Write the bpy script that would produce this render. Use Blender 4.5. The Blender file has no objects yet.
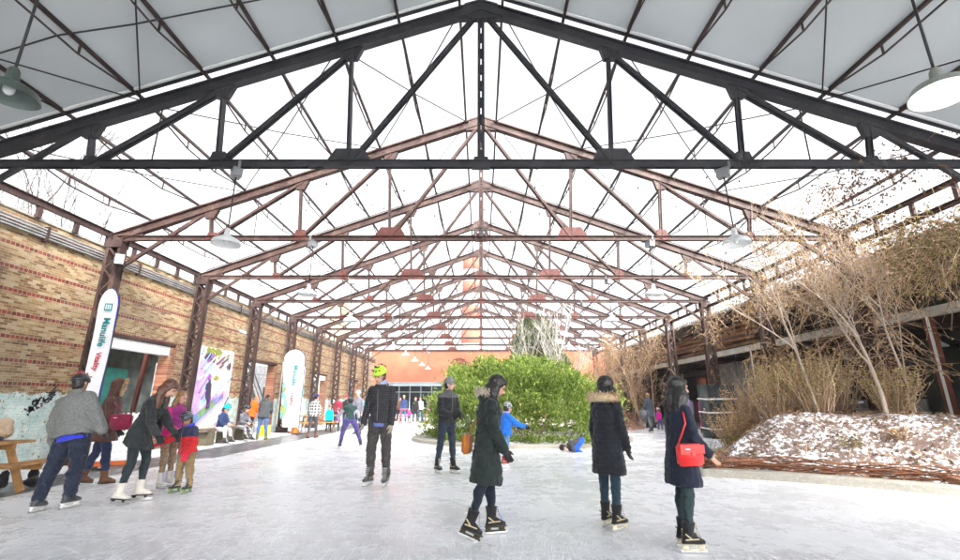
HAZE = 0.0010; EXPO = 2.2
import bpy, math, random
from math import sin, cos, pi, radians as R, sqrt, atan, tan
from mathutils import Vector as V, Matrix, noise as mn, Quaternion
random.seed(7)
C = bpy.context.scene.collection
# ------------------------------------------------------------------ camera
CAMH = 1.35; TH = atan(122/450.0); F = 450.0
cam = bpy.data.cameras.new('camera'); co = bpy.data.objects.new('camera', cam); C.objects.link(co)
co.location = (0, 0, CAMH); co.rotation_euler = (pi/2+TH, 0, 0)
cam.sensor_width = 36; cam.lens = 36*F/960; cam.clip_end = 2000; cam.clip_start = .05
cam.shift_x = -1/960
bpy.context.scene.camera = co
def gp(px, py, z=0.0):                       # ground point under a pixel of the photo
    x = px-481; y = 280-py
    f = F*cos(TH)-y*sin(TH); u = F*sin(TH)+y*cos(TH)
    s = (z-CAMH)/u
    return V((x*s, f*s, z))
def dp(px, py, d):                           # point at depth d
    x = px-481; y = 280-py
    f = F*cos(TH)-y*sin(TH); u = F*sin(TH)+y*cos(TH)
    s = d/f
    return V((x*s, d, CAMH+u*s))
# ------------------------------------------------------------------ material helpers
class NT:
    def __init__(s, name):
        s.m = bpy.data.materials.new(name); s.m.use_nodes = True
        s.t = s.m.node_tree; s.b = s.t.nodes['Principled BSDF']
        s.out = s.t.nodes['Material Output']
        s._tc = None; s._geo = None
    def n(s, typ, **k):
        x = s.t.nodes.new(typ)
        for a, v in k.items(): setattr(x, a, v)
        return x
    def put(s, sock, v):
        if v is None: return
        if hasattr(v, 'links') or isinstance(v, bpy.types.NodeSocket): s.t.links.new(v, sock)
        elif isinstance(v, (tuple, list)):
            if len(sock.default_value) == 4 and len(v) == 3: v = (*v, 1)
            sock.default_value = v
        else: sock.default_value = v
    def math(s, op, a, b=None, c=None, clamp=False):
        x = s.n('ShaderNodeMath', operation=op, use_clamp=clamp)
        s.put(x.inputs[0], a); s.put(x.inputs[1], b); s.put(x.inputs[2], c)
        return x.outputs[0]
    def mix(s, f, a, b, typ='MIX'):
        x = s.n('ShaderNodeMix', data_type='RGBA', blend_type=typ)
        s.put(x.inputs[0], f); s.put(x.inputs[6], a); s.put(x.inputs[7], b)
        return x.outputs[2]
    def pos(s):
        if not s._geo: s._geo = s.n('ShaderNodeNewGeometry')
        return s._geo.outputs['Position']
    def island(s):
        s.pos(); return s._geo.outputs['Random Per Island']
    def obj(s):
        if not s._tc: s._tc = s.n('ShaderNodeTexCoord')
        return s._tc.outputs['Object']
    def map(s, v, sc=(1, 1, 1), loc=(0, 0, 0), rot=(0, 0, 0)):
        x = s.n('ShaderNodeMapping'); s.put(x.inputs[0], v)
        x.inputs[1].default_value = loc; x.inputs[2].default_value = rot; x.inputs[3].default_value = sc
        return x.outputs[0]
    def noise(s, v, scale=5, det=4, rough=.55, dist=0):
        x = s.n('ShaderNodeTexNoise'); s.put(x.inputs['Vector'], v)
        x.inputs['Scale'].default_value = scale; x.inputs['Detail'].default_value = det
        x.inputs['Roughness'].default_value = rough; x.inputs['Distortion'].default_value = dist
        return x.outputs['Fac']
    def ramp(s, f, stops, interp='LINEAR'):
        x = s.n('ShaderNodeValToRGB'); s.put(x.inputs[0], f); cr = x.color_ramp; cr.interpolation = interp
        while len(cr.elements) < len(stops): cr.elements.new(.5)
        for e, (p, c) in zip(cr.elements, stops):
            e.position = p; e.color = (*c, 1) if isinstance(c, (tuple, list)) else (c, c, c, 1)
        return x.outputs[0]
    def sep(s, v):
        x = s.n('ShaderNodeSeparateXYZ'); s.put(x.inputs[0], v); return x.outputs
    def comb(s, a, b, c):
        x = s.n('ShaderNodeCombineXYZ'); s.put(x.inputs[0], a); s.put(x.inputs[1], b); s.put(x.inputs[2], c)
        return x.outputs[0]
    def bump(s, h, st=.3, d=.01):
        x = s.n('ShaderNodeBump'); s.put(x.inputs['Height'], h)
        x.inputs['Strength'].default_value = st; x.inputs['Distance'].default_value = d
        s.t.links.new(x.outputs[0], s.b.inputs['Normal'])
    def fin(s, col=None, rough=None, metal=None, spec=None):
        if col is not None: s.put(s.b.inputs['Base Color'], col)
        if rough is not None: s.put(s.b.inputs['Roughness'], rough)
        if metal is not None: s.put(s.b.inputs['Metallic'], metal)
        if spec is not None: s.put(s.b.inputs['Specular IOR Level'], spec)
        return s.m
_mc = {}
def pbr(name, col, rough=.7, var=.2, vs=4, bump=.25, bs=60, metal=0, col2=None, bd=.004, isl=0, spec=.4):
    if name in _mc: return _mc[name]
    t = NT(name); o = t.obj()
    n1 = t.noise(o, vs, 5)
    hi = col2 or tuple(min(1, c*(1+var)) for c in col); lo = tuple(c*(1-var) for c in col)
    f = t.ramp(n1, [(.35, 0.0), (.65, 1.0)])
    c = t.mix(f, lo, hi)
    if isl:
        k = t.math('MULTIPLY_ADD', t.island(), isl*2, 1-isl)
        c = t.mix(1.0, c, t.comb(k, k, k), 'MULTIPLY')
    t.bump(t.noise(o, bs, 4, .6), bump, bd)
    _mc[name] = t.fin(c, rough, metal, spec); return _mc[name]
def cloth(name, col, var=.25, wrinkle=.5, rough=.85, spec=.2):
    if name in _mc: return _mc[name]
    t = NT(name); o = t.obj()
    big = t.noise(o, 7, 3, .5, .6); fine = t.noise(o, 160, 2)
    c = t.mix(t.ramp(big, [(.3, 0.0), (.7, 1.0)]), tuple(x*(1-var) for x in col), tuple(min(1, x*(1+var)) for x in col))
    c = t.mix(t.math('MULTIPLY', fine, .25), c, tuple(min(1, x*1.7+.01) for x in col))
    h = t.math('ADD', t.math('MULTIPLY', big, 2.5), t.math('MULTIPLY', fine, .15))
    t.bump(h, wrinkle, .02)
    t.b.inputs['Sheen Weight'].default_value = .15
    _mc[name] = t.fin(c, rough, 0, spec); return _mc[name]
# ------------------------------------------------------------------ mesh builder
class MB:
    def __init__(s): s.v = []; s.f = []; s.mi = []; s.cur = 0
    def face(s, *idx): s.f.append(idx); s.mi.append(s.cur)
    def quad(s, a, b, c, d):
        n = len(s.v); s.v += [tuple(a), tuple(b), tuple(c), tuple(d)]; s.face(n, n+1, n+2, n+3)
    def tri(s, a, b, c):
        n = len(s.v); s.v += [tuple(a), tuple(b), tuple(c)]; s.face(n, n+1, n+2)
    def box(s, x0, y0, z0, x1, y1, z1):
        n = len(s.v)
        s.v += [(x0,y0,z0),(x1,y0,z0),(x1,y1,z0),(x0,y1,z0),(x0,y0,z1),(x1,y0,z1),(x1,y1,z1),(x0,y1,z1)]
        for q in ((0,3,2,1),(4,5,6,7),(0,1,5,4),(1,2,6,5),(2,3,7,6),(3,0,4,7)): s.face(*[n+i for i in q])
    def cbox(s, c, sx, sy, sz): s.box(c[0]-sx/2, c[1]-sy/2, c[2]-sz/2, c[0]+sx/2, c[1]+sy/2, c[2]+sz/2)
    def bar(s, a, b, w, h, up=(0, 0, 1)):          # rectangular bar from a to b
        a = V(a); b = V(b); d = (b-a).normalized(); up = V(up)
        if abs(d.dot(up)) > .98: up = V((0, 1, 0)) if abs(d.y) < .9 else V((1, 0, 0))
        sd = d.cross(up).normalized(); u = sd.cross(d).normalized()
        n = len(s.v)
        for p in (a, b):
            for i, j in ((-1,-1),(1,-1),(1,1),(-1,1)):
                s.v.append(tuple(p+sd*(i*w/2)+u*(j*h/2)))
        for q in ((0,1,2,3),(7,6,5,4),(0,4,5,1),(1,5,6,2),(2,6,7,3),(3,7,4,0)): s.face(*[n+i for i in q])
    def tube(s, pts, rad, seg=8, cap=True):
        pts = [V(p) for p in pts]
        if not isinstance(rad, (list, tuple)): rad = [rad]*len(pts)
        n0 = len(s.v); prev = None
        for i, p in enumerate(pts):
            d = (pts[min(i+1, len(pts)-1)]-pts[max(i-1, 0)])
            if d.length < 1e-9: d = V((0, 0, 1))
            d.normalize()
            if prev is None:
                sd = d.cross(V((0, 0, 1)))
                if sd.length < .1: sd = d.cross(V((0, 1, 0)))
            else: sd = prev-d*prev.dot(d)
            if sd.length < 1e-6: sd = d.orthogonal()
            sd.normalize(); prev = sd; u = d.cross(sd)
            for k in range(seg):
                a = 2*pi*k/seg; s.v.append(tuple(p+(sd*cos(a)+u*sin(a))*rad[i]))
        for i in range(len(pts)-1):
            for k in range(seg):
                a = n0+i*seg+k; b = n0+i*seg+(k+1) % seg
                s.face(a, b, b+seg, a+seg)
        if cap and seg > 3:
            s.face(*[n0+k for k in range(seg)][::-1]); s.face(*[n0+(len(pts)-1)*seg+k for k in range(seg)])
    def loft(s, secs, seg=16):       # secs: (center, ax, rx, ay, ry)
        n0 = len(s.v)
        for c, ax, rx, ay, ry in secs:
            c = V(c); ax = V(ax).normalized(); ay = V(ay).normalized()
            for k in range(seg):
                a = 2*pi*k/seg; s.v.append(tuple(c+ax*(cos(a)*rx)+ay*(sin(a)*ry)))
        for i in range(len(secs)-1):
            for k in range(seg):
                a = n0+i*seg+k; b = n0+i*seg+(k+1) % seg
                s.face(a, b, b+seg, a+seg)
        s.face(*[n0+k for k in range(seg)][::-1]); s.face(*[n0+(len(secs)-1)*seg+k for k in range(seg)])
    def ell(s, c, rx, ry, rz, rot=None, seg=14, rings=9):
        n0 = len(s.v); c = V(c)
        def T(p): return tuple((rot @ p if rot else p)+c)
        s.v.append(T(V((0, 0, -rz))))
        for i in range(1, rings):
            t = -pi/2+pi*i/rings
            for k in range(seg):
                a = 2*pi*k/seg; s.v.append(T(V((rx*cos(t)*cos(a), ry*cos(t)*sin(a), rz*sin(t)))))
        s.v.append(T(V((0, 0, rz)))); e = len(s.v)-1
        for k in range(seg): s.face(n0, n0+1+(k+1) % seg, n0+1+k)
        for i in range(rings-2):
            for k in range(seg):
                a = n0+1+i*seg+k; b = n0+1+i*seg+(k+1) % seg; s.face(a, b, b+seg, a+seg)
        for k in range(seg): a = n0+1+(rings-2)*seg; s.face(a+k, a+(k+1) % seg, e)
    def cone(s, a, b, ra, rb, seg=10):     # round cone with spherical ends
        a = V(a); b = V(b); s.tube([a, b], [ra, rb], seg); s.ell(a, ra, ra, ra, None, seg, 6); s.ell(b, rb, rb, rb, None, seg, 6)
    def lathe(s, prof, c=(0, 0, 0), seg=24):
        n0 = len(s.v)
        for r, z in prof:
            for k in range(seg):
                a = 2*pi*k/seg; s.v.append((c[0]+r*cos(a), c[1]+r*sin(a), c[2]+z))
        for i in range(len(prof)-1):
            for k in range(seg):
                a = n0+i*seg+k; b = n0+i*seg+(k+1) % seg; s.face(a, b, b+seg, a+seg)
    def prism(s, pts, axis, t0, t1):       # polygon (2d) extruded: axis 'x' -> pts are (y,z); 'y' -> (x,z); 'z' -> (x,y)
        n = len(s.v); k = len(pts)
        for t in (t0, t1):
            for a, b in pts: s.v.append({'x': (t, a, b), 'y': (a, t, b), 'z': (a, b, t)}[axis])
        s.face(*range(n, n+k)); s.face(*range(n+2*k-1, n+k-1, -1))
        for i in range(k): j = (i+1) % k; s.face(n+j, n+i, n+k+i, n+k+j)
    def mesh(s, name, mats, smooth=False):
        me = bpy.data.meshes.new(name); me.from_pydata(s.v, [], s.f)
        for m in (mats if isinstance(mats, (list, tuple)) else [mats]): me.materials.append(m)
        if any(s.mi): me.polygons.foreach_set('material_index', s.mi)
        if smooth: me.polygons.foreach_set('use_smooth', [True]*len(me.polygons))
        me.update(); return me
    def build(s, name, mats, parent=None, smooth=False, loc=None):
        o = bpy.data.objects.new(name, s.mesh(name, mats, smooth)); C.objects.link(o)
        if parent: o.parent = parent
        if loc is not None: o.location = loc
        return o
def tag(o, label=None, cat=None, group=None, kind=None):
    if label: o['label'] = label
    if cat: o['category'] = cat
    if group: o['group'] = group
    if kind: o['kind'] = kind
    return o
def empty(name, loc=(0, 0, 0), rz=0, label=None, cat=None, group=None):
    o = bpy.data.objects.new(name, None); C.objects.link(o); o.location = loc; o.rotation_euler = (0, 0, rz)
    o.empty_display_size = .1
    return tag(o, label, cat, group)
def copy_tree(o, parent=None):
    c = o.copy(); C.objects.link(c)
    if parent: c.parent = parent
    for ch in list(o.children): copy_tree(ch, c)
    return c
def struct(mb, name, mat, **k):
    return tag(mb.build(name, mat, **k), kind='structure')
ORD = ['first','second','third','fourth','fifth','sixth','seventh','eighth','ninth','tenth','eleventh']
def voxel(mb, vs, smooth=3, dec=None):
    me = mb.mesh('tmp', [])
    o = bpy.data.objects.new('tmp', me); C.objects.link(o)
    m = o.modifiers.new('r', 'REMESH'); m.mode = 'VOXEL'; m.voxel_size = vs
    if smooth:
        k = o.modifiers.new('s', 'SMOOTH'); k.factor = .5; k.iterations = smooth
    dg = bpy.context.evaluated_depsgraph_get(); dg.update()
    ev = o.evaluated_get(dg); nm = bpy.data.meshes.new_from_object(ev)
    bpy.data.objects.remove(o); bpy.data.meshes.remove(me)
    nm.polygons.foreach_set('use_smooth', [True]*len(nm.polygons))
    return nm
def text_mesh(txt, size, mat, name, parent, mtx, extrude=.001, bold=0.0):
    cu = bpy.data.curves.new('t', 'FONT'); cu.body = txt; cu.size = size; cu.extrude = extrude; cu.offset = bold
    cu.align_x = 'CENTER'; cu.align_y = 'CENTER'
    o = bpy.data.objects.new('t', cu); C.objects.link(o)
    dg = bpy.context.evaluated_depsgraph_get(); dg.update()
    me = bpy.data.meshes.new_from_object(o.evaluated_get(dg)); bpy.data.objects.remove(o)
    me.transform(mtx); me.materials.clear(); me.materials.append(mat)
    x = bpy.data.objects.new(name, me); C.objects.link(x)
    if parent: x.parent = parent
    return x
# ------------------------------------------------------------------ materials of the place
def rust_mat(name, a, b, c):
    t = NT(name); o = t.pos()
    n1 = t.noise(o, 2.3, 6, .6); n2 = t.noise(o, 18, 4, .65)
    f = t.math('ADD', t.math('MULTIPLY', n1, .6), t.math('MULTIPLY', n2, .4))
    col = t.ramp(f, [(.33, a), (.5, b), (.66, c)])
    t.bump(n2, .4, .006)
    return t.fin(col, .62, 0, .45)
M_rust = rust_mat('rusty_red_steel', (.026, .012, .010), (.052, .023, .018), (.12, .078, .062))
M_rustdark = rust_mat('dark_rusty_steel', (.018, .010, .009), (.038, .019, .016), (.085, .05, .042))
M_redplate = rust_mat('red_primer_steel', (.055, .014, .010), (.095, .022, .016), (.15, .055, .04))
M_dark = rust_mat('dark_grey_steel', (.018, .018, .021), (.03, .03, .034), (.055, .05, .055))
M_purlin = rust_mat('brown_steel', (.022, .014, .012), (.04, .025, .022), (.08, .055, .05))
M_galv = pbr('galvanised_pipe', (.24, .245, .25), .45, .2, 3, .2, 30, .3)
M_cable = pbr('black_cable', (.02, .02, .02), .6)
M_white = pbr('white_paint', (.75, .75, .74), .5, .06)
M_cream = pbr('cream_metal_gutter', (.55, .53, .48), .5, .15, 2)
M_conc = pbr('pale_concrete', (.36, .34, .3), .9, .25, 3, .5, 40)
M_wood = pbr('varnished_pine', (.36, .19, .07), .5, .3, 6, .3, 30)
M_woodold = pbr('weathered_timber', (.16, .12, .09), .8, .35, 5, .5, 30)
M_glassdark = pbr('dark_window_glass', (.012, .017, .028), .12, .3, 1, .02, 3, 0, spec=.6)
M_int = pbr('dark_interior_wall', (.055, .05, .047), .8, .4, .8)
M_black = pbr('black_rubber', (.02, .02, .022), .6)

def brick_mat(name, yellow=True, paint=True, axis='y'):
    t = NT(name); P = t.sep(t.pos()); px = P[1] if axis == 'y' else P[0]; pz = P[2]
    n_e = t.noise(t.pos(), 9, 2)
    z = t.math('ADD', pz, t.math('MULTIPLY_ADD', n_e, .012, -.006))
    z = t.math('ADD', z, .20)                      # band at z = .27+.47k
    k = t.math('FLOOR', t.math('DIVIDE', z, .47)); fz = t.math('SUBTRACT', z, t.math('MULTIPLY', k, .47))
    band = t.math('LESS_THAN', fz, .088)
    v = t.math('ADD', t.math('MULTIPLY', band, t.math('DIVIDE', fz, .088)),
               t.math('MULTIPLY', t.math('SUBTRACT', 1.0, band), t.math('ADD', 1.0, t.math('DIVIDE', t.math('SUBTRACT', fz, .088), .0546))))
    row = t.math('FLOOR', v); fv = t.math('FRACT', v)
    rid = t.math('MULTIPLY_ADD', k, 8.0, row)
    off = t.math('MULTIPLY', t.math('MODULO', t.math('ABSOLUTE', rid), 2.0), .5)
    bl = t.math('MULTIPLY_ADD', band, -.08, .18)     # brick length
    u = t.math('ADD', t.math('DIVIDE', px, bl), off)
    cu = t.math('FLOOR', u); fu = t.math('FRACT', u)
    wn = t.n('ShaderNodeTexWhiteNoise', noise_dimensions='3D'); t.put(wn.inputs['Vector'], t.comb(cu, rid, 3.0))
    rnd = wn.outputs['Value']
    def edge(f, w):                                   # 1 near the joint
        return t.math('MAXIMUM', t.math('LESS_THAN', f, w), t.math('GREATER_THAN', f, 1-w) if False else t.math('LESS_THAN', t.math('SUBTRACT', 1.0, f), w))
    mort = t.math('MAXIMUM', edge(fv, .07), t.math('MAXIMUM', edge(fu, .022), t.math('MULTIPLY', band, edge(fu, .06))))
    big = t.noise(t.pos(), .55, 5, .6); mid = t.noise(t.pos(), 2.2, 4, .6)
    f = t.math('ADD', t.math('MULTIPLY', rnd, .72), t.math('MULTIPLY_ADD', mid, .56, -.14))
    yc = t.ramp(f, [(.02, (.06, .036, .022)), (.16, (.17, .09, .04)), (.36, (.29, .175, .08)), (.58, (.38, .26, .125)), (.8, (.46, .37, .23)), (1.0, (.28, .11, .045))])
    rc = t.ramp(rnd, [(0, (.09, .022, .015)), (.4, (.23, .045, .028)), (.75, (.30, .07, .04)), (1, (.16, .09, .06))])
    if yellow: col = t.mix(band, yc, rc)
    else: col = t.ramp(rnd, [(0, (.17, .05, .03)), (.5, (.28, .09, .05)), (1, (.38, .2, .11))])
    stain = t.ramp(big, [(.38, 1.0), (.62, 0.0)])
    col = t.mix(t.math('MULTIPLY', stain, .45), col, (.11, .08, .06))
    col = t.mix(t.math('MULTIPLY', mort, .8), col, (.40, .35, .28))
    if paint:
        ed = t.math('MULTIPLY_ADD', t.noise(t.pos(), 3.5, 5, .7), .5, 1.27)
        low = t.math('LESS_THAN', pz, ed)
        pc = t.mix(t.ramp(t.noise(t.pos(), 3, 5, .7), [(.35, 0.0), (.6, 1.0)]), (.36, .5, .48), (.62, .7, .66))
        pc = t.mix(t.math('MULTIPLY', mort, .35), pc, (.3, .33, .3))
        worn = t.math('LESS_THAN', t.noise(t.pos(), 14, 4, .7), .6)
        col = t.mix(t.math('MULTIPLY', low, worn), col, pc)
    h = t.math('SUBTRACT', t.math('MULTIPLY_ADD', t.noise(t.pos(), 45, 4, .7), .5, t.math('MULTIPLY', rnd, .4)), t.math('MULTIPLY', mort, 1.0))
    t.bump(h, .7, .012)
    return t.fin(col, .9, 0, .25)
M_brick = brick_mat('yellow_brick_with_red_bands')
M_redbrick = brick_mat('red_quoin_brick', False, False)
M_orange = pbr('orange_rendered_wall', (.30, .10, .055), .85, .25, .5, .5, 12)

def snow_mat(name, dirt, thr, scale=6, dcol=(.2, .14, .09)):
    t = NT(name); p = t.pos()
    n1 = t.noise(p, scale, 8, .72); n2 = t.noise(p, scale*.18, 3)
    f = t.math('ADD', t.math('MULTIPLY', n1, .75), t.math('MULTIPLY', n2, .25))
    msk = t.ramp(f, [(thr-.03, 1.0), (thr+.03, 0.0)])
    dc = t.ramp(t.noise(p, scale*5, 4), [(.35, tuple(c*.45 for c in dcol)), (.55, dcol), (.7, tuple(min(1, c*1.8) for c in dcol))])
    col = t.mix(t.math('MULTIPLY', msk, dirt), t.mix(n1, (.66, .68, .72), (.86, .87, .88)), dc)
    t.bump(f, .6, .03)
    return t.fin(col, .8, 0, .3)
M_snow = snow_mat('trodden_snow', .45, .44, 3, (.22, .22, .23))
M_mound = snow_mat('snow_dusted_soil', .97, .53, 13, (.17, .11, .085))

def ice_mat():
    t = NT('skated_ice'); p = t.pos(); s = t.sep(p)
    warp = t.n('ShaderNodeTexNoise'); t.put(warp.inputs['Vector'], p); warp.inputs['Scale'].default_value = .35; warp.inputs['Detail'].default_value = 2
    wv = t.n('ShaderNodeVectorMath', operation='MULTIPLY_ADD'); t.put(wv.inputs[0], warp.outputs['Color']); wv.inputs[1].default_value = (1.6, 1.6, 0); t.put(wv.inputs[2], p)
    w = wv.outputs[0]
    tot = None
    for i, (sc, rot, st, wd, amp) in enumerate([(.45, .35, (1, .45, 1), .0045, 1), (.6, -.6, (1, .5, 1), .0045, .9), (.8, 1.2, (1, .35, 1), .005, .9), (1.1, .1, (1, .4, 1), .0055, .8),
                                           (1.5, .8, (1, .45, 1), .006, .8), (2.1, -.9, (1, .35, 1), .0065, .7), (2.8, .5, (1, .5, 1), .007, .6), (.35, -.2, (1, .3, 1), .004, 1)]):
        vo = t.n('ShaderNodeTexVoronoi'); t.put(vo.inputs['Vector'], t.map(w, st, (i*3.1, i*7.7, 0), (0, 0, rot))); vo.inputs['Scale'].default_value = sc
        rnd = t.sep(vo.outputs['Color'])
        for q_ in (0, 1):
            line = t.math('LESS_THAN', t.math('ABSOLUTE', t.math('SUBTRACT', vo.outputs['Distance'], t.math('MULTIPLY_ADD', rnd[q_], .5, .45))), wd*sc)
            line = t.math('MULTIPLY', line, t.math('MULTIPLY', t.math('MULTIPLY', rnd[2], rnd[2]), 1.0*amp))
            tot = line if tot is None else t.math('MAXIMUM', tot, line)
    gate = t.ramp(t.noise(p, 1.6, 6, .75), [(.38, .0), (.58, 1.0)])
    tot = t.math('MULTIPLY', tot, gate)
    # straight strokes and chatter
    st1 = t.ramp(t.noise(t.map(w, (1.2, 16, 1), (0, 0, 0), (0, 0, .25)), 2.2, 5, .75), [(.5, 0.0), (.62, 1.0)])
    st2 = t.ramp(t.noise(t.map(w, (14, 1.3, 1), (0, 0, 0), (0, 0, .5)), 2.0, 5, .75), [(.5, 0.0), (.64, 1.0)])
    dust = t.ramp(t.noise(p, .9, 7, .68), [(.36, 0.0), (.62, 1.0)])
    dust2 = t.ramp(t.noise(p, 5, 6, .75), [(.4, 0.0), (.65, 1.0)])
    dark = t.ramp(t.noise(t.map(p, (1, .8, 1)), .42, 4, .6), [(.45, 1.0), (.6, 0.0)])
    far = t.math('MULTIPLY', t.math('SUBTRACT', s[1], 3.4), .30, clamp=True)   # painted glare: ice colour whitens away from the near end, like reflected sky
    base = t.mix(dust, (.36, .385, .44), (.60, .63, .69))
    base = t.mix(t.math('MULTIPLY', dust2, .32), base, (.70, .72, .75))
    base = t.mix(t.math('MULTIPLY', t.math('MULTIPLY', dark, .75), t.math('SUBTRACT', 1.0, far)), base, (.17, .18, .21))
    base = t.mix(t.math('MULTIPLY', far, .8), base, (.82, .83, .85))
    cuts = None
    for i, (rot, fr, ln, thr) in enumerate([(.3, 55, 1.2, .61), (-.45, 45, 1.0, .62), (1.25, 60, 1.3, .62), (.75, 38, .9, .63), (-1.1, 50, 1.1, .63)]):
        c_ = t.ramp(t.noise(t.map(w, (fr, ln, 1), (i*4.0, i*2.0, 0), (0, 0, rot)), 1.0, 2, .5), [(thr, 0.0), (thr+.025, 1.0)])
        c_ = t.math('MULTIPLY', c_, t.ramp(t.noise(t.map(p, (1, 1, 1), (i*9.0, 3, 0)), .8, 3), [(.4, .1), (.6, 1.0)]))
        cuts = c_ if cuts is None else t.math('MAXIMUM', cuts, c_)
    stt = t.math('MAXIMUM', t.math('MULTIPLY', st1, .5), t.math('MULTIPLY', st2, .45))
    base = t.mix(stt, base, (.78, .8, .83))
    base = t.mix(t.math('MULTIPLY', tot, .85), base, (.88, .9, .93))
    base = t.mix(t.math('MULTIPLY', cuts, .7), base, (.88, .9, .93))
    t.bump(t.math('ADD', t.math('ADD', t.math('MAXIMUM', tot, cuts), stt), t.math('MULTIPLY', dust2, .6)), .35, .006)
    rg = t.math('MULTIPLY_ADD', dust, .22, t.math('MULTIPLY_ADD', dust2, .15, .10))
    return t.fin(base, rg, 0, .5)
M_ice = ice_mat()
def wet_mat():
    t = NT('wet_dark_paving'); p = t.pos()
    n = t.noise(p, 2.0, 7, .7); n2 = t.noise(t.map(p, (1, .4, 1)), 7, 6, .75)
    c = t.mix(t.ramp(n, [(.35, 0.0), (.65, 1.0)]), (.055, .055, .062), (.15, .15, .165))
    c = t.mix(t.ramp(n2, [(.53, 0.0), (.66, 1.0)]), c, (.62, .64, .68))
    t.bump(n2, .4, .01)
    return t.fin(c, t.math('MULTIPLY_ADD', n, .5, .1), 0, .5)
M_wet = wet_mat()
M_apron = snow_mat('thin_snow_on_concrete', .8, .47, 1.6, (.3, .3, .31))

# ------------------------------------------------------------------ ground
g = MB(); g.quad((-400, -60, -.02), (400, -60, -.02), (400, 500, -.02), (-400, 500, -.02))
struct(g, 'ground', snow_mat('distant_snowy_ground', .5, .47, .5, (.3, .28, .25)))
def sheet(name, left, right, y0, y1, z, mat, jl=0, jr=0, n=160):
    m = MB()
    for i in range(n+1):
        y = y0+(y1-y0)*i/n
        a = left(y)+jl*(mn.noise(V((y*1.3, 3, 0)))+.6*mn.noise(V((y*5, 9, 0))))
        b = right(y)+jr*(mn.noise(V((y*1.1, 13, 0)))+.6*mn.noise(V((y*6, 19, 0))))
        m.v += [(a, y, z), (b, y, z)]
    for i in range(n): m.face(2*i, 2*i+1, 2*i+3, 2*i+2)
    return struct(m, name, mat)
sheet('side_pavement', lambda y: -9.76, lambda y: -7.9, -6, 42, -.012, M_snow)
sheet('wet_path', lambda y: -8.25 if y > 9 else -8.25-.0*(9-y), lambda y: -6.7, -6, 41, -.008, M_wet, .12, .0)
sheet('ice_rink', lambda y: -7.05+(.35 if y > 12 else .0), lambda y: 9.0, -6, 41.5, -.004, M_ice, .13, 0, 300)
sheet('forecourt', lambda y: 8.2+(.8 if y < 14 else 0), lambda y: 16, 9, 41, -.0005, M_apron, .3, 0)

# ------------------------------------------------------------------ left brick wall, with openings
WX = -9.75; WT = 5.22
def zt(h): return CAMH+h
openings = [(11.5, 14.25, 0.0, 3.05), (19.0, 21.65, 0.0, 3.05), (26.4, 28.9, 0.0, 2.95), (33.9, 36.3, 0.0, 2.95)]
wall = MB(); y = -6.0; TK = .36
for (a, b, z0, z1) in openings:
    wall.box(WX-TK, y, -.05, WX, a, WT); wall.box(WX-TK, a, z1, WX, b, WT); y = b
wall.box(WX-TK, y, -.05, WX, 42.2, WT)
wall_o = wall.build('brick_wall', M_brick)
tag(wall_o, 'long yellow brick wall banded with red courses down the left side', 'wall')
cop = MB(); yy = -6
while yy < 42:
    L = random.uniform(.5, 1.3); cop.box(WX-TK-.03, yy, WT+.002, WX+.03, min(42.2, yy+L-.006), WT+random.uniform(.03, .075)); yy += L
cop.build('coping', M_conc, wall_o)
for i, (a, b, z0, z1) in enumerate(openings):
    q = MB(); q.box(WX-.36+.02, b-.02, 0, WX+.012, b+.26, z1); q.build('brick_jamb', M_redbrick, wall_o)
    q = MB(); q.box(WX-.3, a-.1, z1-.02, WX+.03, b+.15, z1+.07); q.build('lintel', M_rustdark, wall_o)
    if i in (0, 2):
        q = MB(); q.box(WX-.28, a, z1-.30, WX-.03, b-.03, z1-.03)
        for k in range(5): q.box(WX-.03, a, z1-.08-.055*k, WX-.018+.004*(k % 2), b-.03, z1-.04-.055*k)
        q.build('roller_shutter', M_white, wall_o)
# graffiti painted low on the wall (flat paint, a few millimetres proud)
M_gw = pbr('cream_graffiti_paint', (.55, .5, .4), .8, .2, 4); M_gk = pbr('dark_graffiti_paint', (.03, .03, .035), .7); M_go = pbr('olive_graffiti_paint', (.16, .17, .05), .8)
q = MB(); pk = []
n = 9
for i in range(n*2+1):
    yv = 5.6+i*(4.0/(2*n)); pk.append((yv, (1.0 if i % 2 else .72)+.07*mn.noise(V((i*1.7, 0, 0)))))
for i in range(len(pk)-1):
    (a, h1), (b, h2) = pk[i], pk[i+1]
    q.quad((WX+.003, a, .1), (WX+.003, b, .1), (WX+.003, b, h2), (WX+.003, a, h1))
q.build('graffiti', M_gw, wall_o)
q = MB()
for i in range(len(pk)-1): q.bar((WX+.005, pk[i][0], pk[i][1]), (WX+.005, pk[i+1][0], pk[i+1][1]), .006, .05, (0, 0, 1))
q.build('graffiti', M_go, wall_o)
q = MB(); rr = random.Random(3)
for k in range(26):
    a = rr.uniform(5.8, 9.5); z = rr.uniform(.35, .85); pts = [V((WX+.006, a, z))]
    for j in range(5): pts.append(pts[-1]+V((0, rr.uniform(-.12, .12), rr.uniform(-.12, .12))))
    for j in range(5): q.bar(pts[j], pts[j+1], .005, .022)
for k in range(45):
    t_ = rr.random(); a = 10.0+.6*t_+rr.gauss(0, .04); z = 1.15+.4*t_+rr.gauss(0, .06)
    q.bar((WX+.006, a, z), (WX+.006, a+rr.uniform(.03, .09), z+rr.uniform(-.05, .09)), .005, .035)
q.build('graffiti', M_gk, wall_o)
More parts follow.
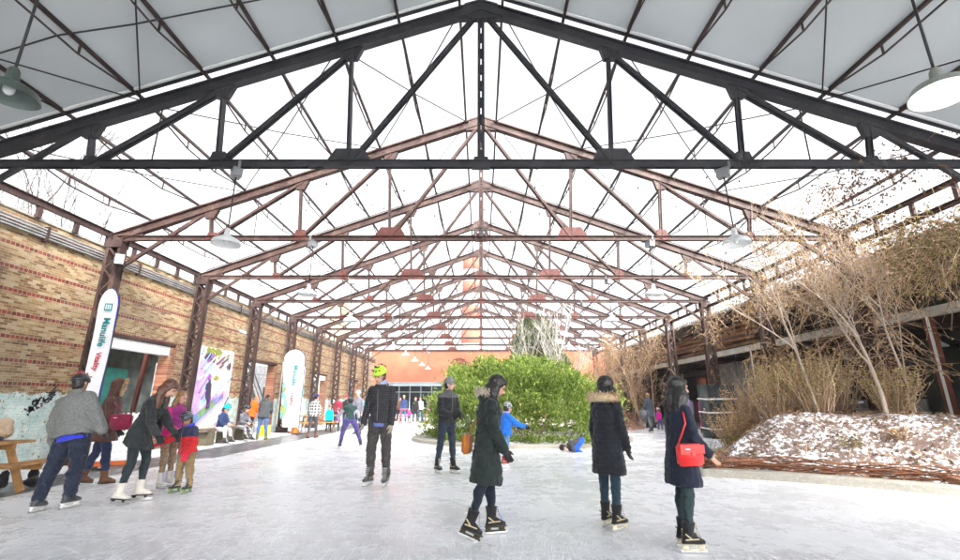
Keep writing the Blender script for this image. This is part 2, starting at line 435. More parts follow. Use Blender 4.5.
# conduit bundle
t = empty('conduit_bundle', (0, 0, 0), 0, 'bundle of parallel grey pipes clipped along the top of the brick wall', 'pipes')
for k in range(4):
    q = MB(); z = zt(3.52+.065*k)
    q.tube([(WX+.06, -6, z), (WX+.06, 41.9, z)], .022, 8); q.build('pipe', M_galv, t, True)
for k in range(15):
    q = MB(); yy = 1+k*2.8; q.box(WX+.002, yy, zt(3.44), WX+.10, yy+.05, zt(3.78)); q.build('clip', M_rustdark, t)

# behind the openings
sh = empty('dark_shed', (0, 0, 0), 0, 'dark shed behind the first wall opening with posters and a white downpipe', 'shed')
q = MB(); q.box(-13.2, 10, -.02, -13, 23, 3.6); q.build('wall', pbr('dark_green_boarding', (.10, .12, .115), .7, .5, 2), sh)
q = MB(); q.box(-13.2, 8, 3.6, -11.9, 19, 3.7); q.build('roof', M_int, sh)
q = MB(); q.box(-12.98, 18.4, .9, -12.95, 19.2, 2.9); pb = q.build('poster', M_white, sh)
cc = [(.35, .03, .05), (.2, .05, .2), (.4, .05, .06), (.1, .2, .1), (.3, .3, .05)]
for k in range(5):
    for j in range(2):
        q = MB(); q.prism([(18.62+.36*j+.14*cos(a*pi/8), 2.65-.37*k+.14*sin(a*pi/8)) for a in range(16)], 'x', -12.948, -12.94)
        q.build('spot', pbr('spot_%d_%d' % (k, j), cc[(k+2*j) % 5], .6), pb)
q = MB(); q.tube([(-10.9, 15.9, 3.2), (-10.9, 15.9, 2.85), (-10.9, 15.4, 2.6), (-10.9, 15.4, 0)], .055, 10); q.build('downpipe', M_white, sh, True)
q = MB(); q.bar((-11.6, 15.5, 0), (-11.6, 15.8, 3.2), .11, .11); q.build('post', M_redplate, sh)
q = MB(); q.box(-12.9, 15.3, .9, -12.8, 16.6, 2.5); q.build('panel', pbr('teal_panel', (.02, .16, .14), .6), sh)
fe = empty('picket_fence', (-10.2, 0, 0), 0, 'low pale picket fence across the first wall opening', 'fence')
for k in range(26):
    q = MB(); yy = 11.55+k*.105; q.box(-.015, yy, 0, .015, yy+.06, 1.02+.03*(k % 2)); q.build('picket', M_white, fe)
q = MB(); q.box(-.05, 11.5, .75, -.02, 14.25, .82); q.box(-.05, 11.5, .25, -.02, 14.25, .32); q.build('rail', M_white, fe)
st = empty('metal_staircase', (-11.9, 22.3, 0), 0, 'grey metal outdoor staircase seen through the second wall opening', 'staircase')
q = MB(); q.bar((0, 0, 3.6), (0, 3.6, .1), .08, .22); q.bar((-1.1, 0, 3.6), (-1.1, 3.6, .1), .08, .22); q.build('stringer', M_galv, st)
for k in range(16):
    q = MB(); f_ = (k+.5)/16; q.box(-1.1, f_*3.6-.12, 3.6-f_*3.5, 0, f_*3.6+.12, 3.63-f_*3.5); q.build('tread', M_galv, st)
q = MB(); q.bar((.03, 0, 4.5), (.03, 3.6, 1.0), .05, .05); q.bar((.03, 0, 4.1), (.03, 3.6, .6), .03, .03); q.build('handrail', M_galv, st)
bb = empty('courtyard_building', (-16, 18, 0), 0, 'pale sided building across the courtyard seen through the far wall openings', 'building')
q = MB(); q.box(-.2, 0, 0, 0, 26, 3.9); q.build('wall', pbr('pale_siding', (.2, .2, .21), .8, .25, 3), bb)
for k in range(8):
    q = MB(); q.box(.0, 1+k*3, .9, .04, 2.4+k*3, 2.4); q.build('window', M_glassdark, bb)
q = MB()
for k in range(11): q.box(0, 0, .3*k+.28, .02, 26, .3*k+.3)
q.build('siding_strip', M_galv, bb)
# gate in second opening
gt = empty('wire_gate', (-9.9, 20.6, 0), 0, 'grey wire mesh gate standing in the second wall opening', 'gate')
q = MB()
for a in (0, 1.0): q.box(-.02, a-.02, 0, .02, a+.02, 1.35)
q.box(-.02, 0, 1.31, .02, 1.0, 1.35); q.box(-.02, 0, .08, .02, 1.0, .12); q.build('gate_frame', M_galv, gt)
q = MB()
for k in range(19): q.box(-.004, .05*k+.03, .1, .004, .05*k+.038, 1.33)
q.build('mesh_infill', M_galv, gt)
# ------------------------------------------------------------------ steel roof
D = [3.43+3.73*i for i in range(10)]            # trusses along the hall; the first stands over the camera
HB = 5.40; AP = 8.85; SL = .365; XE = 9.3; PX = [0, 2.33, 4.65, 6.92]
def ztc(x): return AP-SL*abs(x)                 # centre line of the top chord
def truss(name, md, mg, ml):
    t = empty(name)
    def iprof(mb, a, b, w, h):                  # I section
        a = V(a); b = V(b); d = (b-a).normalized(); u = V((0, 1, 0)).cross(d).normalized()
        if u.z < 0: u = -u
        mb.bar(a, b, .03, h-.04, u)
        mb.bar(a+u*(h/2-.01), b+u*(h/2-.01), w, .024, u); mb.bar(a-u*(h/2-.01), b-u*(h/2-.01), w, .024, u)
    for s in (-1, 1):
        q = MB(); iprof(q, (s*.0, 0, AP), (s*(XE+.15), 0, ztc(XE+.15)), .16, .23); q.build('rafter', md, t)
    q = MB()
    for yy in (-.045, .045):
        q.box(-XE, yy-.006, HB-.055, XE, yy+.006, HB+.06)
        q.box(-XE, yy-(.05 if yy < 0 else .006), HB+.048, XE, yy+(.05 if yy > 0 else .006), HB+.0605)
    for k in range(-9, 10): q.box(k-.05, -.03, HB-.04, k+.05, .03, HB+.03)
    q.build('bottom_chord', md, t)
    q = MB(); q.box(-.065, -.05, HB, -.01, .05, AP-.1); q.box(.01, -.05, HB, .065, .05, AP-.1)
    for k in range(9): q.box(-.03, -.02, HB+.1+.36*k, .03, .02, HB+.3+.36*k)
    q.build('king_post', md, t)
    for s in (-1, 1):
        for k in (1, 2, 3):
            x = s*PX[k]; q = MB()
            for yy in (-.03, .03): q.bar((x-.0, yy, HB), (x+s*.12, yy, ztc(x)-.1), .07, .018, (1, 0, 0)); q.bar((x-.03, yy, HB), (x+s*.12-.03, yy, ztc(x)-.1), .014, .05, (1, 0, 0))
            q.build('strut', md, t)
        for k in (0, 1, 2):
            x0 = s*PX[k]+s*.06; x1 = s*PX[k+1]; q = MB()
            for yy in (-.035, .035): q.bar((x0, yy, ztc(x0)-.12), (x1, yy, HB), .014, .085); q.bar((x0, yy*1.3, ztc(x0)-.16), (x1, yy*1.3, HB-.04), .05, .012)
            q.build('diagonal', md, t)
        q = MB(); q.bar((s*(PX[3]+.1), 0, ztc(PX[3])-.1), (s*9.08, 0, 4.65), .07, .085); q.build('knee_brace', md, t)
        q = MB(); q.tube([(s*5.85, 0, HB), (s*5.85, 0, ztc(5.85)-.1)], .014, 6); q.build('hanger_rod', ml, t)
        # gussets
        for k in (1, 2, 3):
            x = s*PX[k]; w = (.46, .2, .16)[k-1]; h = (.30, .24, .16)[k-1]
            q = MB(); pts = [(x-w*(.9 if s > 0 or k > 1 else 1.0), HB-.05), (x+w, HB-.05), (x+w*.55, HB+h), (x-w*.55, HB+h)]
            q.prism(pts, 'y', -.055, .055)
            for j in range(6):
                for zz in (.0, .05): q.ell((x-w*.7+w*1.4*j/5, -.057, HB-.03+zz), .012, .01, .012, None, 6, 4)
            q.build('gusset_plate', mg, t)
            x = s*(PX[k]+.12); z = ztc(x)-.12
            q = MB(); q.prism([(x-.2, z+.09), (x+.2, z+.03), (x+.1, z-.22), (x-.12, z-.22)], 'y', -.05, .05); q.build('gusset_plate', md, t)
        q = MB(); q.prism([(s*8.7, HB-.05), (s*9.42, HB-.12), (s*9.42, HB+.08), (s*8.7, HB+.2)] if s > 0 else [(-9.42, HB-.12), (-8.7, HB-.05), (-8.7, HB+.2), (-9.42, HB+.1)], 'y', -.05, .05)
        q.build('gusset_plate', md, t)
    q = MB(); q.prism([(-.42, AP-.3), (.42, AP-.3), (.32, AP+.05), (0, AP+.16), (-.32, AP+.05)], 'y', -.06, .06); q.build('ridge_plate', md, t)
    q = MB(); q.prism([(-.16, HB-.07), (.16, HB-.07), (.12, HB+.14), (-.12, HB+.14)], 'y', -.052, .052); q.build('gusset_plate', mg, t)
    # roof edge rod running a little above the rafter
    for s in (-1, 1):
        q = MB(); q.bar((0, .14, AP+.27), (s*9.4, .14, ztc(9.4)+.27), .02, .03)
        for k in range(8): x = s*(.42+1.165*k); q.bar((x, .14, ztc(x)+.1), (x, .14, ztc(x)+.27), .02, .02)
        q.build('edge_rod', ml, t)
    return t
near = truss('roof_truss', M_dark, M_dark, M_dark)
near2 = copy_tree(near); near2.location = (0, D[1], 0)
rust = truss('roof_truss', M_rust, M_redplate, M_purlin)
trs = [near, near2]
for i in range(2, 10):
    o = rust if i == 2 else copy_tree(rust); trs.append(o)
near.location = (0, D[0], 0)
for i, o in enumerate(trs):
    o.location = (0, D[i], 0)
    if i == 0: l = 'dark grey steel truss overhead carrying the two nearest pendant lamps'
    elif i == 1: l = 'dark grey steel roof truss, nearest in view, at the edge of the panelled roof'
    elif i == 9: l = 'rust red roof truss farthest away, just before the orange building'
    else: l = 'rust red roof truss, %s behind the dark grey one at the roof edge' % ORD[i-2]
    tag(o, l, 'roof truss', 'steel trusses spanning the rink')
# ring hung on the third truss
# lattice columns
def column():
    t = empty('steel_column')
    for sx in (-.15, .15):
        q = MB(); q.box(sx-.035, -.11, .0, sx+.035, -.095, HB); q.box(sx-.035, .095, 0, sx+.035, .11, HB); q.box(sx-.008, -.095, 0, sx+.008, .095, HB)
        q.build('column_chord', None, t)
    q = MB(); n = 17
    for sy in (-.1, .1):
        for k in range(n):
            z0 = .25+k*(HB-.5)/n; z1 = z0+(HB-.5)/n; a, b = (-.13, .13) if k % 2 else (.13, -.13)
            q.bar((a, sy, z0), (b, sy, z1), .012, .05, (1, 0, 0))
    q.build('lacing', None, t)
    q = MB(); q.box(-.32, -.2, -.02, .32, .2, .03); q.box(-.24, -.12, .03, .24, -.112, .26); q.box(-.24, .112, .03, .24, .12, .26); q.build('base_plate', None, t)
    q = MB(); q.box(-.2, -.125, HB-.26, .2, -.112, HB-.06); q.box(-.2, .112, HB-.26, .2, .125, HB-.06); q.build('cap_plate', None, t)
    return t
colp = column()
for ch in colp.children: ch.data.materials.clear(); ch.data.materials.append(M_rustdark)
first = True
colr = column()
for ch in colr.children: ch.data.materials.clear(); ch.data.materials.append(M_rust)
for s, proto, side in ((-1, colp, 'against the brick wall'), (1, colr, 'on the planted right side')):
    for i in range(2, 10):
        o = proto if i == 2 else copy_tree(proto)
        o.location = (s*XE, D[i], 0)
        tag(o, '%s laced steel column %s under the %s rust red truss' % ('dark brown' if s < 0 else 'rust red', side, ORD[i-2]), 'steel column', 'laced steel columns')
for s in (-1, 1):
    o = copy_tree(colp); o.location = (s*XE, D[1], 0)
    tag(o, 'dark laced steel column just outside the photo, %s end of the dark grey truss' % ('left' if s < 0 else 'right'), 'steel column', 'laced steel columns')
# bar purlins, one per line and bay
def purlin(detail=True):
    L = 3.73
    t = empty('roof_purlin') if detail else None
    q = MB(); q.bar((0, 0, 0), (0, L, 0), .05, .055)
    if detail: q.build('top_bar', M_purlin, t); q = MB()
    q.tube([(0, .0, -.02), (0, L*.12, -.045), (0, L*.36, -.2), (0, L*.64, -.2), (0, L*.88, -.045), (0, L, -.02)], .017, 5)
    if detail: q.build('tie_bar', M_purlin, t)
    for f_ in (.36, .64):
        if detail: q = MB()
        q.bar((0, L*f_, -.02), (0, L*f_, -.2), .025, .025)
        if detail: q.build('post', M_purlin, t)
    if not detail: return q.build('roof_purlin', M_purlin)
    return t
pd = purlin(True); ps = purlin(False); ud = us = False
LX = [.42+1.165*k for k in range(8)]
for i in range(0, 9):
    for k, x in enumerate(LX):
        for s in (-1, 1):
            if i < 3:
                o = copy_tree(pd) if ud else pd; ud = True
            else:
                o = copy_tree(ps) if us else ps; us = True
            o.location = (s*x, D[i], ztc(x)+.185)
            bay = 'under roof panels' if i == 0 else '%s open bay' % ORD[i-1]
            pos_ = 'beside the ridge' if k == 0 else '%s from the ridge' % ORD[k]
            tag(o, 'bar purlin %s, %s slope, %s' % (pos_, 'left' if s < 0 else 'right', bay), 'purlin', 'bar purlins of the roof')
# cross bracing rods
for i in range(0, 9):
    for s in (-1, 1):
        t = empty('cross_brace', (0, 0, 0), 0, 'crossed thin steel rods bracing the %s slope %s' % ('left' if s < 0 else 'right', 'under the panelled roof' if i == 0 else 'in the %s open bay' % ORD[i-1]), 'bracing', 'roof bracing rods')
        for a, b in ([(2.75, 6.25), (6.25, 2.75), (.42, 2.75), (2.75, .42), (6.25, 8.57)] if i != 0 else [(6.25, 3.9), (6.25, 8.57)]):
            q = MB(); q.tube([(s*b, D[i]+.06, ztc(b)+.12), (s*(a+b)/2, D[i]+1.87, ztc((a+b)/2)+.06), (s*a, D[i]+3.67, ztc(a)+.12)], .013 if i < 2 else .009, 5); q.build('rod', M_cable, t)
q = MB(); q.tube([(-8.6, 5.4, 5.9), (-7.2, 5.55, 6.3), (-6.4, 5.6, 6.7), (-5.4, 5.7, 7.0), (-3, 5.9, 7.85)], .014, 6)
tag(q.build('power_cable', M_cable), 'black cable slung under the panelled roof above the left pendant lamp', 'cable')
# roof panels over the nearest bays
M_deck = pbr('grey_roof_panel', (.46, .49, .50), .6, .10, .35, .08, 3, spec=.3)
for s in (-1, 1):
    t = empty('roof_slope', (0, 0, 0), 0, 'grey panelled roof underside on the %s slope' % ('left' if s < 0 else 'right'), 'roof')
    ys = [-12, -8.2, -4.4, -.6, 3.43, 6.98]
    xs = [0, 9.7]
    for j in range(len(ys)-1):
        q = MB()
        q.prism([(s*0.0, AP+.22), (s*9.7, ztc(9.7)+.22), (s*9.7, ztc(9.7)+.34), (s*0.0, AP+.34)] if s > 0 else [(-9.7, ztc(9.7)+.22), (0, AP+.22), (0, AP+.34), (-9.7, ztc(9.7)+.34)], 'y', ys[j]+.004, ys[j+1]-.004)
        q.build('roof_panel', M_deck, t)
    q = MB()
    q.bar((0, 7.0, AP+.25), (s*9.7, 7.0, ztc(9.7)+.25), .03, .15); q.build('edge_trim', M_dark, t)
    q = MB(); q.bar((0, 6.9, AP+.19), (s*9.7, 6.9, ztc(9.7)+.19), .04, .03); q.build('sky_gap_strip', M_white, t)  # white bar added in place of bright sky showing under the deck edge
# eave beams
t = empty('eave_beam', (-9.66, 0, 0), 0, 'dark brown steel eave beam on short posts above the brick wall', 'beam')
q = MB(); q.box(-.05, 2, zt(4.13), .05, 37.2, zt(4.15)); q.box(-.05, 2, zt(4.27), .05, 37.2, zt(4.29)); q.box(-.012, 2, zt(4.15), .012, 37.2, zt(4.27)); q.build('beam', M_rustdark, t)
for k in range(38):
    q = MB(); yy = 2.6+.93*k; q.box(-.035, yy-.05, WT, .035, yy+.05, zt(4.13)); q.build('post', M_rustdark, t)
t = empty('eave_truss', (9.42, 0, 0), 0, 'rust red ladder shaped eave beam joining the column heads on the right', 'beam')
for h in (3.83, 4.25):
    q = MB(); q.box(-.05, 3.43, zt(h)-.05, .05, 37.2, zt(h)-.03); q.box(-.05, 3.43, zt(h)+.03, .05, 37.2, zt(h)+.05); q.box(-.01, 3.43, zt(h)-.03, .01, 37.2, zt(h)+.03); q.build('rail', M_rust, t)
for k in range(37):
    q = MB(); yy = 3.5+.93*k; q.box(-.03, yy-.045, zt(3.88), .03, yy+.045, zt(4.2)); q.build('post', M_rust, t)
# ------------------------------------------------------------------ pendant lamps
M_shade_w = pbr('grey_white_enamel', (.62, .64, .63), .35, .08); M_shade_g = pbr('dark_green_enamel', (.045, .06, .05), .35, .2)
t_ = NT('lamp_bulb'); t_.b.inputs['Emission Color'].default_value = (1, .97, .9, 1); t_.b.inputs['Emission Strength'].default_value = 4; M_bulb = t_.fin((.9, .9, .9), .4)
t_ = NT('unlit_bulb'); M_bulb0 = t_.fin((.7, .7, .68), .15)
t_ = NT('lit_enamel_inside'); t_.b.inputs['Emission Color'].default_value = (1, .98, .93, 1); t_.b.inputs['Emission Strength'].default_value = .35; M_inlit = t_.fin((.85, .85, .82), .4)
def lamp(mshade, minner, mbulb, box=True):
    t = empty('pendant_lamp')
    q = MB(); q.lathe([(.03, .13), (.045, .10), (.05, .02), (.06, .0), (.09, -.02), (.15, -.05), (.205, -.085), (.225, -.13), (.23, -.16)], seg=28)
    q.build('lamp_shade', mshade, t, True)
    q = MB(); q.lathe([(.225, -.16), (.215, -.13), (.19, -.09), (.13, -.058), (.05, -.03), (0.001, -.025)], seg=28); sh_ = q.build('lamp_lining', minner, t, True)
    q = MB(); q.ell((0, 0, -.085), .045, .045, .06); q.build('bulb', mbulb, t, True)
    q = MB(); q.tube([(0, 0, .1), (0, 0, 1.18)], .012, 8); q.build('rod', M_cable, t, True)
    q = MB(); q.box(-.1, -.075, 1.1, .1, .075, 1.24); q.box(-.11, -.085, 1.24, .11, .085, 1.255); q.box(-.13, -.02, 1.255, -.1, .02, 1.38); q.box(.1, -.02, 1.255, .13, .02, 1.38); q.build('ballast_box', M_galv, t)
    return t
M_in0 = pbr('unlit_enamel_inside', (.10, .13, .115), .4, .15)
M_in1 = pbr('pale_enamel_inside', (.7, .71, .7), .4, .05)
lg = lamp(M_shade_g, M_in0, M_bulb0); lw = lamp(pbr('khaki_grey_enamel', (.2, .21, .185), .4, .1), M_inlit, M_bulb); lm = lamp(M_shade_w, M_in1, M_bulb0)
lmused = False
for i in range(10):
    for s in (-1, 1):
        if i == 0: o = lg if s < 0 else lw
        else:
            o = copy_tree(lm) if lmused else lm; lmused = True
        o.location = (s*4.3, D[i]-.0, zt(2.72)); o.rotation_euler = (0, R((-9 if s > 0 else -3) if i == 0 else random.uniform(-2, 2)), random.uniform(0, 3))
        if i == 0: l = 'unlit dark green pendant lamp, nearest on the left' if s < 0 else 'lit grey pendant lamp with a glowing white inside, nearest on the right'
        else: l = 'pale pendant lamp hung on the %s from the %s' % ('left' if s < 0 else 'right', 'dark grey truss' if i == 1 else ORD[i-2]+' rust red truss')
        if i == 0:
            o.location = (s*(4.18 if s > 0 else 4.3), 3.5, zt(2.84)); o.rotation_euler = (0, 0, 0)
            for ch_ in o.children:
                if ch_.name.split('.')[0] in ('lamp_shade', 'lamp_lining', 'bulb'): ch_.rotation_euler = (R(-3), R(5), 0) if s > 0 else (R(3), R(2), 0)
        tag(o, l, 'lamp', 'pendant lamps hung from the trusses')
# string lights
for j, (yy, z0, xs_) in enumerate([(9.6, 6.15, 7.5), (12.6, 6.9, 7), (16.4, 6.6, 8), (20.1, 6.4, 8)]):
    t = empty('string_light', (0, 0, 0), 0, 'sagging string of small dark bulbs across the %s open bay' % ORD[j], 'string lights', 'strings of bulbs')
    def zz(x): return z0+.55*(x/8)**2+.12*sin(x*1.7+j)
    q = MB(); q.tube([(x*.5, yy+.1*sin(x), zz(x*.5)) for x in range(int(-2*xs_), int(2*xs_)+1)], .004, 3); q.build('wire', M_cable, t)
    for k in range(int(xs_*2/.8)):
        x = -xs_+.8*k+random.uniform(-.1, .1); q = MB(); q.ell((x, yy+.1*sin(2*x), zz(x)-.04), .022, .022, .032, None, 6, 4); q.build('bulb', M_cable, t)
# ring with a floodlight on third truss
t = empty('ring_emblem', (0, D[2]-.1, HB+.1), 0, 'small dark ring fixed at the middle of the first rust red truss', 'ring')
q = MB(); q.tube([(.17*cos(a*pi/10), 0, .17*sin(a*pi/10)) for a in range(21)], .014, 6, False); q.build('ring', M_dark, t, True)
q = MB(); q.box(-.05, -.03, -.08, .05, .03, .08); q.build('hub', M_dark, t)
t = empty('loudspeaker', (-9.0, D[2]-.2, zt(3.42)), .6, 'small black loudspeaker fixed near the head of the nearest left column', 'loudspeaker')
q = MB(); q.box(-.1, -.09, -.14, .1, .09, .14); q.build('case', M_black, t); q = MB(); q.box(-.09, -.1, -.12, .09, -.09, .12); q.build('grille', M_galv, t); q = MB(); q.bar((0, .09, 0), (-.2, .25, 0), .03, .03); q.build('bracket', M_dark, t)
t = empty('security_camera', (-9.45, 17.6, zt(2.7)), .3, 'small white security camera on the brick wall between columns', 'camera')
q = MB(); q.tube([(0, 0, 0), (.22, -.2, -.1)], .05, 10); q.build('housing', M_white, t); q = MB(); q.bar((0, 0, 0), (-.28, 0, .08), .03, .03); q.build('bracket', M_galv, t)

# ------------------------------------------------------------------ murals on the wall
def pm(n, c): return pbr(n, c, .75, .18, 3, .1)
PUR, LIL, BLU, PNK, OLV, SKY, CRM, DKP, TEA, LEA = (pm('mural_purple', (.28, .10, .34)), pm('mural_lilac', (.55, .38, .62)), pm('mural_blue', (.16, .28, .5)), pm('mural_pink', (.72, .5, .5)),
    pm('mural_olive', (.22, .24, .05)), pm('mural_sky', (.38, .56, .68)), pm('mural_cream', (.7, .63, .55)), pm('mural_dark', (.05, .04, .09)), pm('mural_teal', (.12, .4, .36)), pm('mural_green', (.2, .34, .14)))
mu = empty('mural_panel', (WX+.03, 15.6, .25), 0, 'tall painted mural panel in lilac, blue and cream on the brick wall', 'mural')
W_, H_ = 2.25, 3.0
q = MB(); q.box(-.02, 0, 0, .02, W_, H_); q.build('board', CRM, mu)
def blob(cx, cz, rx, rz, n=14, jag=.25, seed=0):
    r_ = random.Random(seed); return [(max(0.01, min(W_-.01, cx+rx*cos(2*pi*i/n)*(1+r_.uniform(-jag, jag)))), max(.01, min(H_-.01, cz+rz*sin(2*pi*i/n)*(1+r_.uniform(-jag, jag))))) for i in range(n)]
L_ = [0]
def paint(pts, m, th=.003):
    L_[0] += 1; q = MB(); q.prism(pts, 'x', .021, .0225+.0012*L_[0]); q.build('painted_shape', m, mu)
paint([(0.01, .3), (.5, .3), (.75, 2.5), (.3, 2.7), (0.01, 2.2)], LIL)
paint([(.45, .9), (.8, .9), (.95, 2.6), (.6, 2.7)], SKY)
paint([(0.9, 1.2), (2.2, 1.5), (2.2, 2.9), (1.1, 2.9)], PNK)
paint([(0.01, .02), (2.2, 1.3), (2.2, 1.6), (1.0, 1.25), (0.01, .5)], LIL)
paint([(.1, .6), (.35, .35), (1.9, 1.25), (1.8, 1.45)], BLU)
paint([(.5, .55), (1.4, 1.0), (1.3, 1.15), (.5, .8)], LEA)
paint([(.9, .02), (2.2, .02), (2.2, 1.1)], CRM)
paint([(1.7, .1), (2.1, .9), (2.0, 1.0), (1.5, .2)], LIL)
for k in range(14): paint(blob(.35+.9*random.Random(k).random(), 2.55+.35*random.Random(k+50).random(), .14, .12, 9, .35, k), [OLV, DKP, OLV, PUR][k % 4])
paint(blob(.85, 1.55, .16, .32, 12, .3, 3), DKP); paint(blob(.95, 1.15, .12, .3, 12, .3, 4), DKP); paint(blob(.8, 1.95, .1, .1, 10, .2, 5), PUR); paint(blob(1.2, 1.95, .14, .08, 8, .4, 6), OLV)
for k in range(9): paint(blob(1.7+.3*random.Random(k+9).random(), 2.2+.6*random.Random(k+70).random(), .05, .12, 7, .4, k), [DKP, LEA, CRM][k % 3])
for k in range(16):
    r_ = random.Random(k+900); a = (r_.uniform(.1, 2.0), r_.uniform(.2, 2.7)); an = r_.uniform(.3, 1.2); l_ = r_.uniform(.2, .8); w_ = r_.uniform(.015, .04)
    b = (min(2.2, a[0]+l_*cos(an)), min(2.95, a[1]+l_*sin(an)))
    paint([(a[0], a[1]), (b[0], b[1]), (b[0], b[1]+w_), (a[0], a[1]+w_)], [DKP, PUR, BLU, CRM][k % 4])
mu = empty('mural_panel', (WX+.03, 22.4, .35), 0, 'painted mural panel in green and pale blue behind the farther feather flag', 'mural')
W_, H_ = 2.9, 2.9; L_[0] = 0
q = MB(); q.box(-.02, 0, 0, .02, W_, H_); q.build('board', CRM, mu)
for k in range(34):
    r_ = random.Random(k+300); paint(blob(r_.uniform(.2, 2.7), r_.uniform(.2, 2.6), r_.uniform(.08, .3), r_.uniform(.2, .6), 10, .4, k), [TEA, SKY, LEA, OLV, CRM, SKY][k % 6])

# ------------------------------------------------------------------ feather flags
M_flag = cloth('white_flag_cloth', (.78, .79, .82), .04, .15); M_flagb = cloth('blue_flag_edge', (.05, .05, .35), .1, .1)
M_teal = pbr('teal_print', (.0, .22, .24), .7, .05); M_redp = pbr('red_print', (.5, .03, .06), .7, .05)
def flag(loc, rz, h, w, label, art=False, tilt=0):
    t = empty('feather_flag', loc, rz, label, 'flag', 'white feather flags by the brick wall'); t.rotation_euler = (0, R(tilt), rz)
    n = 26; L = []; Rr = []; z_0 = .3 if art else .55
    for i in range(n+1):
        f_ = i/n if i < 16 else 1-(1-16/n)*((n-i)/(n-16))**1.8; z = z_0+(h-z_0)*f_
        wl = w*(.48+.52*f_**.8)
        fr_ = .86; top = 1.0 if f_ < fr_ else sqrt(max(0, 1-((f_-fr_)/(1-fr_))**2))
        L.append((-wl*.5-w*.05+wl*.5*(1-top)*.9, z)); Rr.append((w*.28+ (0 if f_ < fr_ else -(1-top)*wl*.42), z))
    q = MB()
    def yy(x, z): return .02*sin(3*z+4*x)
    for sgn, dy in ((0, 0.0), (1, .006)):
        for i in range(n):
            q.quad(*[(p[0], yy(*p)+dy, p[1]) for p in (L[i], Rr[i], Rr[i+1], L[i+1])])
    fl = q.build('flag_cloth', M_flag, t)
    q = MB()
    for i in range(n): q.quad(*[(p[0]+a, yy(*p)+.003, p[1]) for p, a in ((Rr[i], 0.001), (Rr[i], .022), (Rr[i+1], .022), (Rr[i+1], 0.001))]); q.quad(*[(p[0]+a, yy(*p)+.010, p[1]) for p, a in ((Rr[i], 0.001), (Rr[i], .022), (Rr[i+1], .022), (Rr[i+1], 0.001))])
    q.build('flag_hem', M_flagb, t)
    pts = [(Rr[0][0]+.03, 0, .0)]+[(p[0]+.03, 0, p[1]) for p in Rr]
    q = MB(); q.tube(pts, [.016]*2+[.011]*(len(pts)-2), 8); q.build('pole', M_dark, t, True)
    q = MB(); q.box(-.25+Rr[0][0], -.03, 0, .4+Rr[0][0], .03, .03); q.box(.03+Rr[0][0], -.3, 0, .09+Rr[0][0], .3, .028); q.build('base', M_dark, t)
    base = Matrix.Translation((-.02*w/.55, -.034, h-.98 if not art else h-1.15)) @ Matrix.Rotation(pi/2, 4, 'X') @ Matrix.Rotation(-pi/2-.03, 4, 'Z')
    text_mesh('Manulife', .19 if not art else .27, M_teal, 'flag_lettering', fl, base, .002, .004)
    q = MB(); z = h-.42; s_ = .08; x = -.03
    q.box(x-s_, -.036, z-s_, x+s_, -.033, z+s_); q.cur = 1
    q.box(x-.055, -.039, z-.055, x-.03, -.036, z+.055); q.box(x-.012, -.039, z-.055, x+.012, -.036, z+.055); q.box(x+.03, -.039, z-.055, x+.055, -.036, z+.055)
    q.build('flag_logo', [M_teal, M_flag], fl)
    base = Matrix.Translation((-.03*w/.55, -.034, h-1.62 if not art else h-2.15)) @ Matrix.Rotation(pi/2, 4, 'X') @ Matrix.Rotation(-pi/2-.03, 4, 'Z')
    text_mesh('Vitality', .14 if not art else .2, M_redp, 'flag_lettering', fl, base, .002, .004)
    if art:
        for k in range(26):
            r_ = random.Random(k+77); cz = r_.uniform(.7, 2.3); cx = -w*.42+r_.uniform(0, .32)*(2.5-cz)/1.8
            q = MB(); m_ = [LEA, TEA, SKY, OLV, TEA][k % 5]
            q.prism([(cx+.05*cos(a)*r_.uniform(.6, 1.6), cz+.16*sin(a)*r_.uniform(.6, 1.5)) for a in [i*pi/4 for i in range(8)]], 'y', -.034-.0006*k, -.03)
            q.build('flag_artwork', m_, fl)
flag((-8.3, 9.9, 0), R(8), 3.82, .50, 'tall narrow white feather flag with teal and red lettering, nearest the camera', tilt=0)
flag((-8.3, 20.6, 0), R(4), 3.65, 1.15, 'wide white feather flag with green artwork beside the yellow shovel', True)

# ------------------------------------------------------------------ building at the far end
ob = empty('orange_building', (0, 42, 0), 0, 'orange rendered building with a glazed shop front closing the far end', 'building')
q = MB(); q.box(-10.3, .6, 3.05, 16, 6, 6.05); q.box(-10.3, .6, 0, -8.6, 6, 3.05); q.box(2.5, .6, 0, 16, 6, 3.05); q.build('wall', M_orange, ob)
q = MB(); q.box(-10.5, .4, 6.05, 16.2, 6.2, 6.2); q.build('parapet', M_galv, ob)
q = MB(); q.box(-9.2, -.9, 2.75, 3.2, .55, 2.98); q.box(-9.2, -1.0, 2.98, 3.2, .58, 3.04); q.build('canopy', pbr('blue_grey_canopy', (.25, .3, .34), .5), ob)
q = MB(); q.box(-8.6, .8, 0, 2.5, .85, 3.05); gl = q.build('glazing', M_glassdark, ob)
for k in range(12):
    q = MB(); x = -8.6+k*1.0; q.box(x, .72, 0, x+.09, .79, 3.0); q.build('mullion', pbr('pale_green_frame', (.3, .36, .36), .5), ob)
q = MB(); q.box(-8.6, .72, 2.2, 2.5, .79, 2.28); q.box(-8.6, .72, 0, 2.5, .79, .3); q.build('mullion', pbr('pale_green_frame', (.3, .36, .36), .5), ob)
q = MB(); q.ell((-8.0, .5, 2.15), .12, .12, .12); q.build('globe_light', pbr('amber_globe', (.8, .5, .2), .4), ob, True)
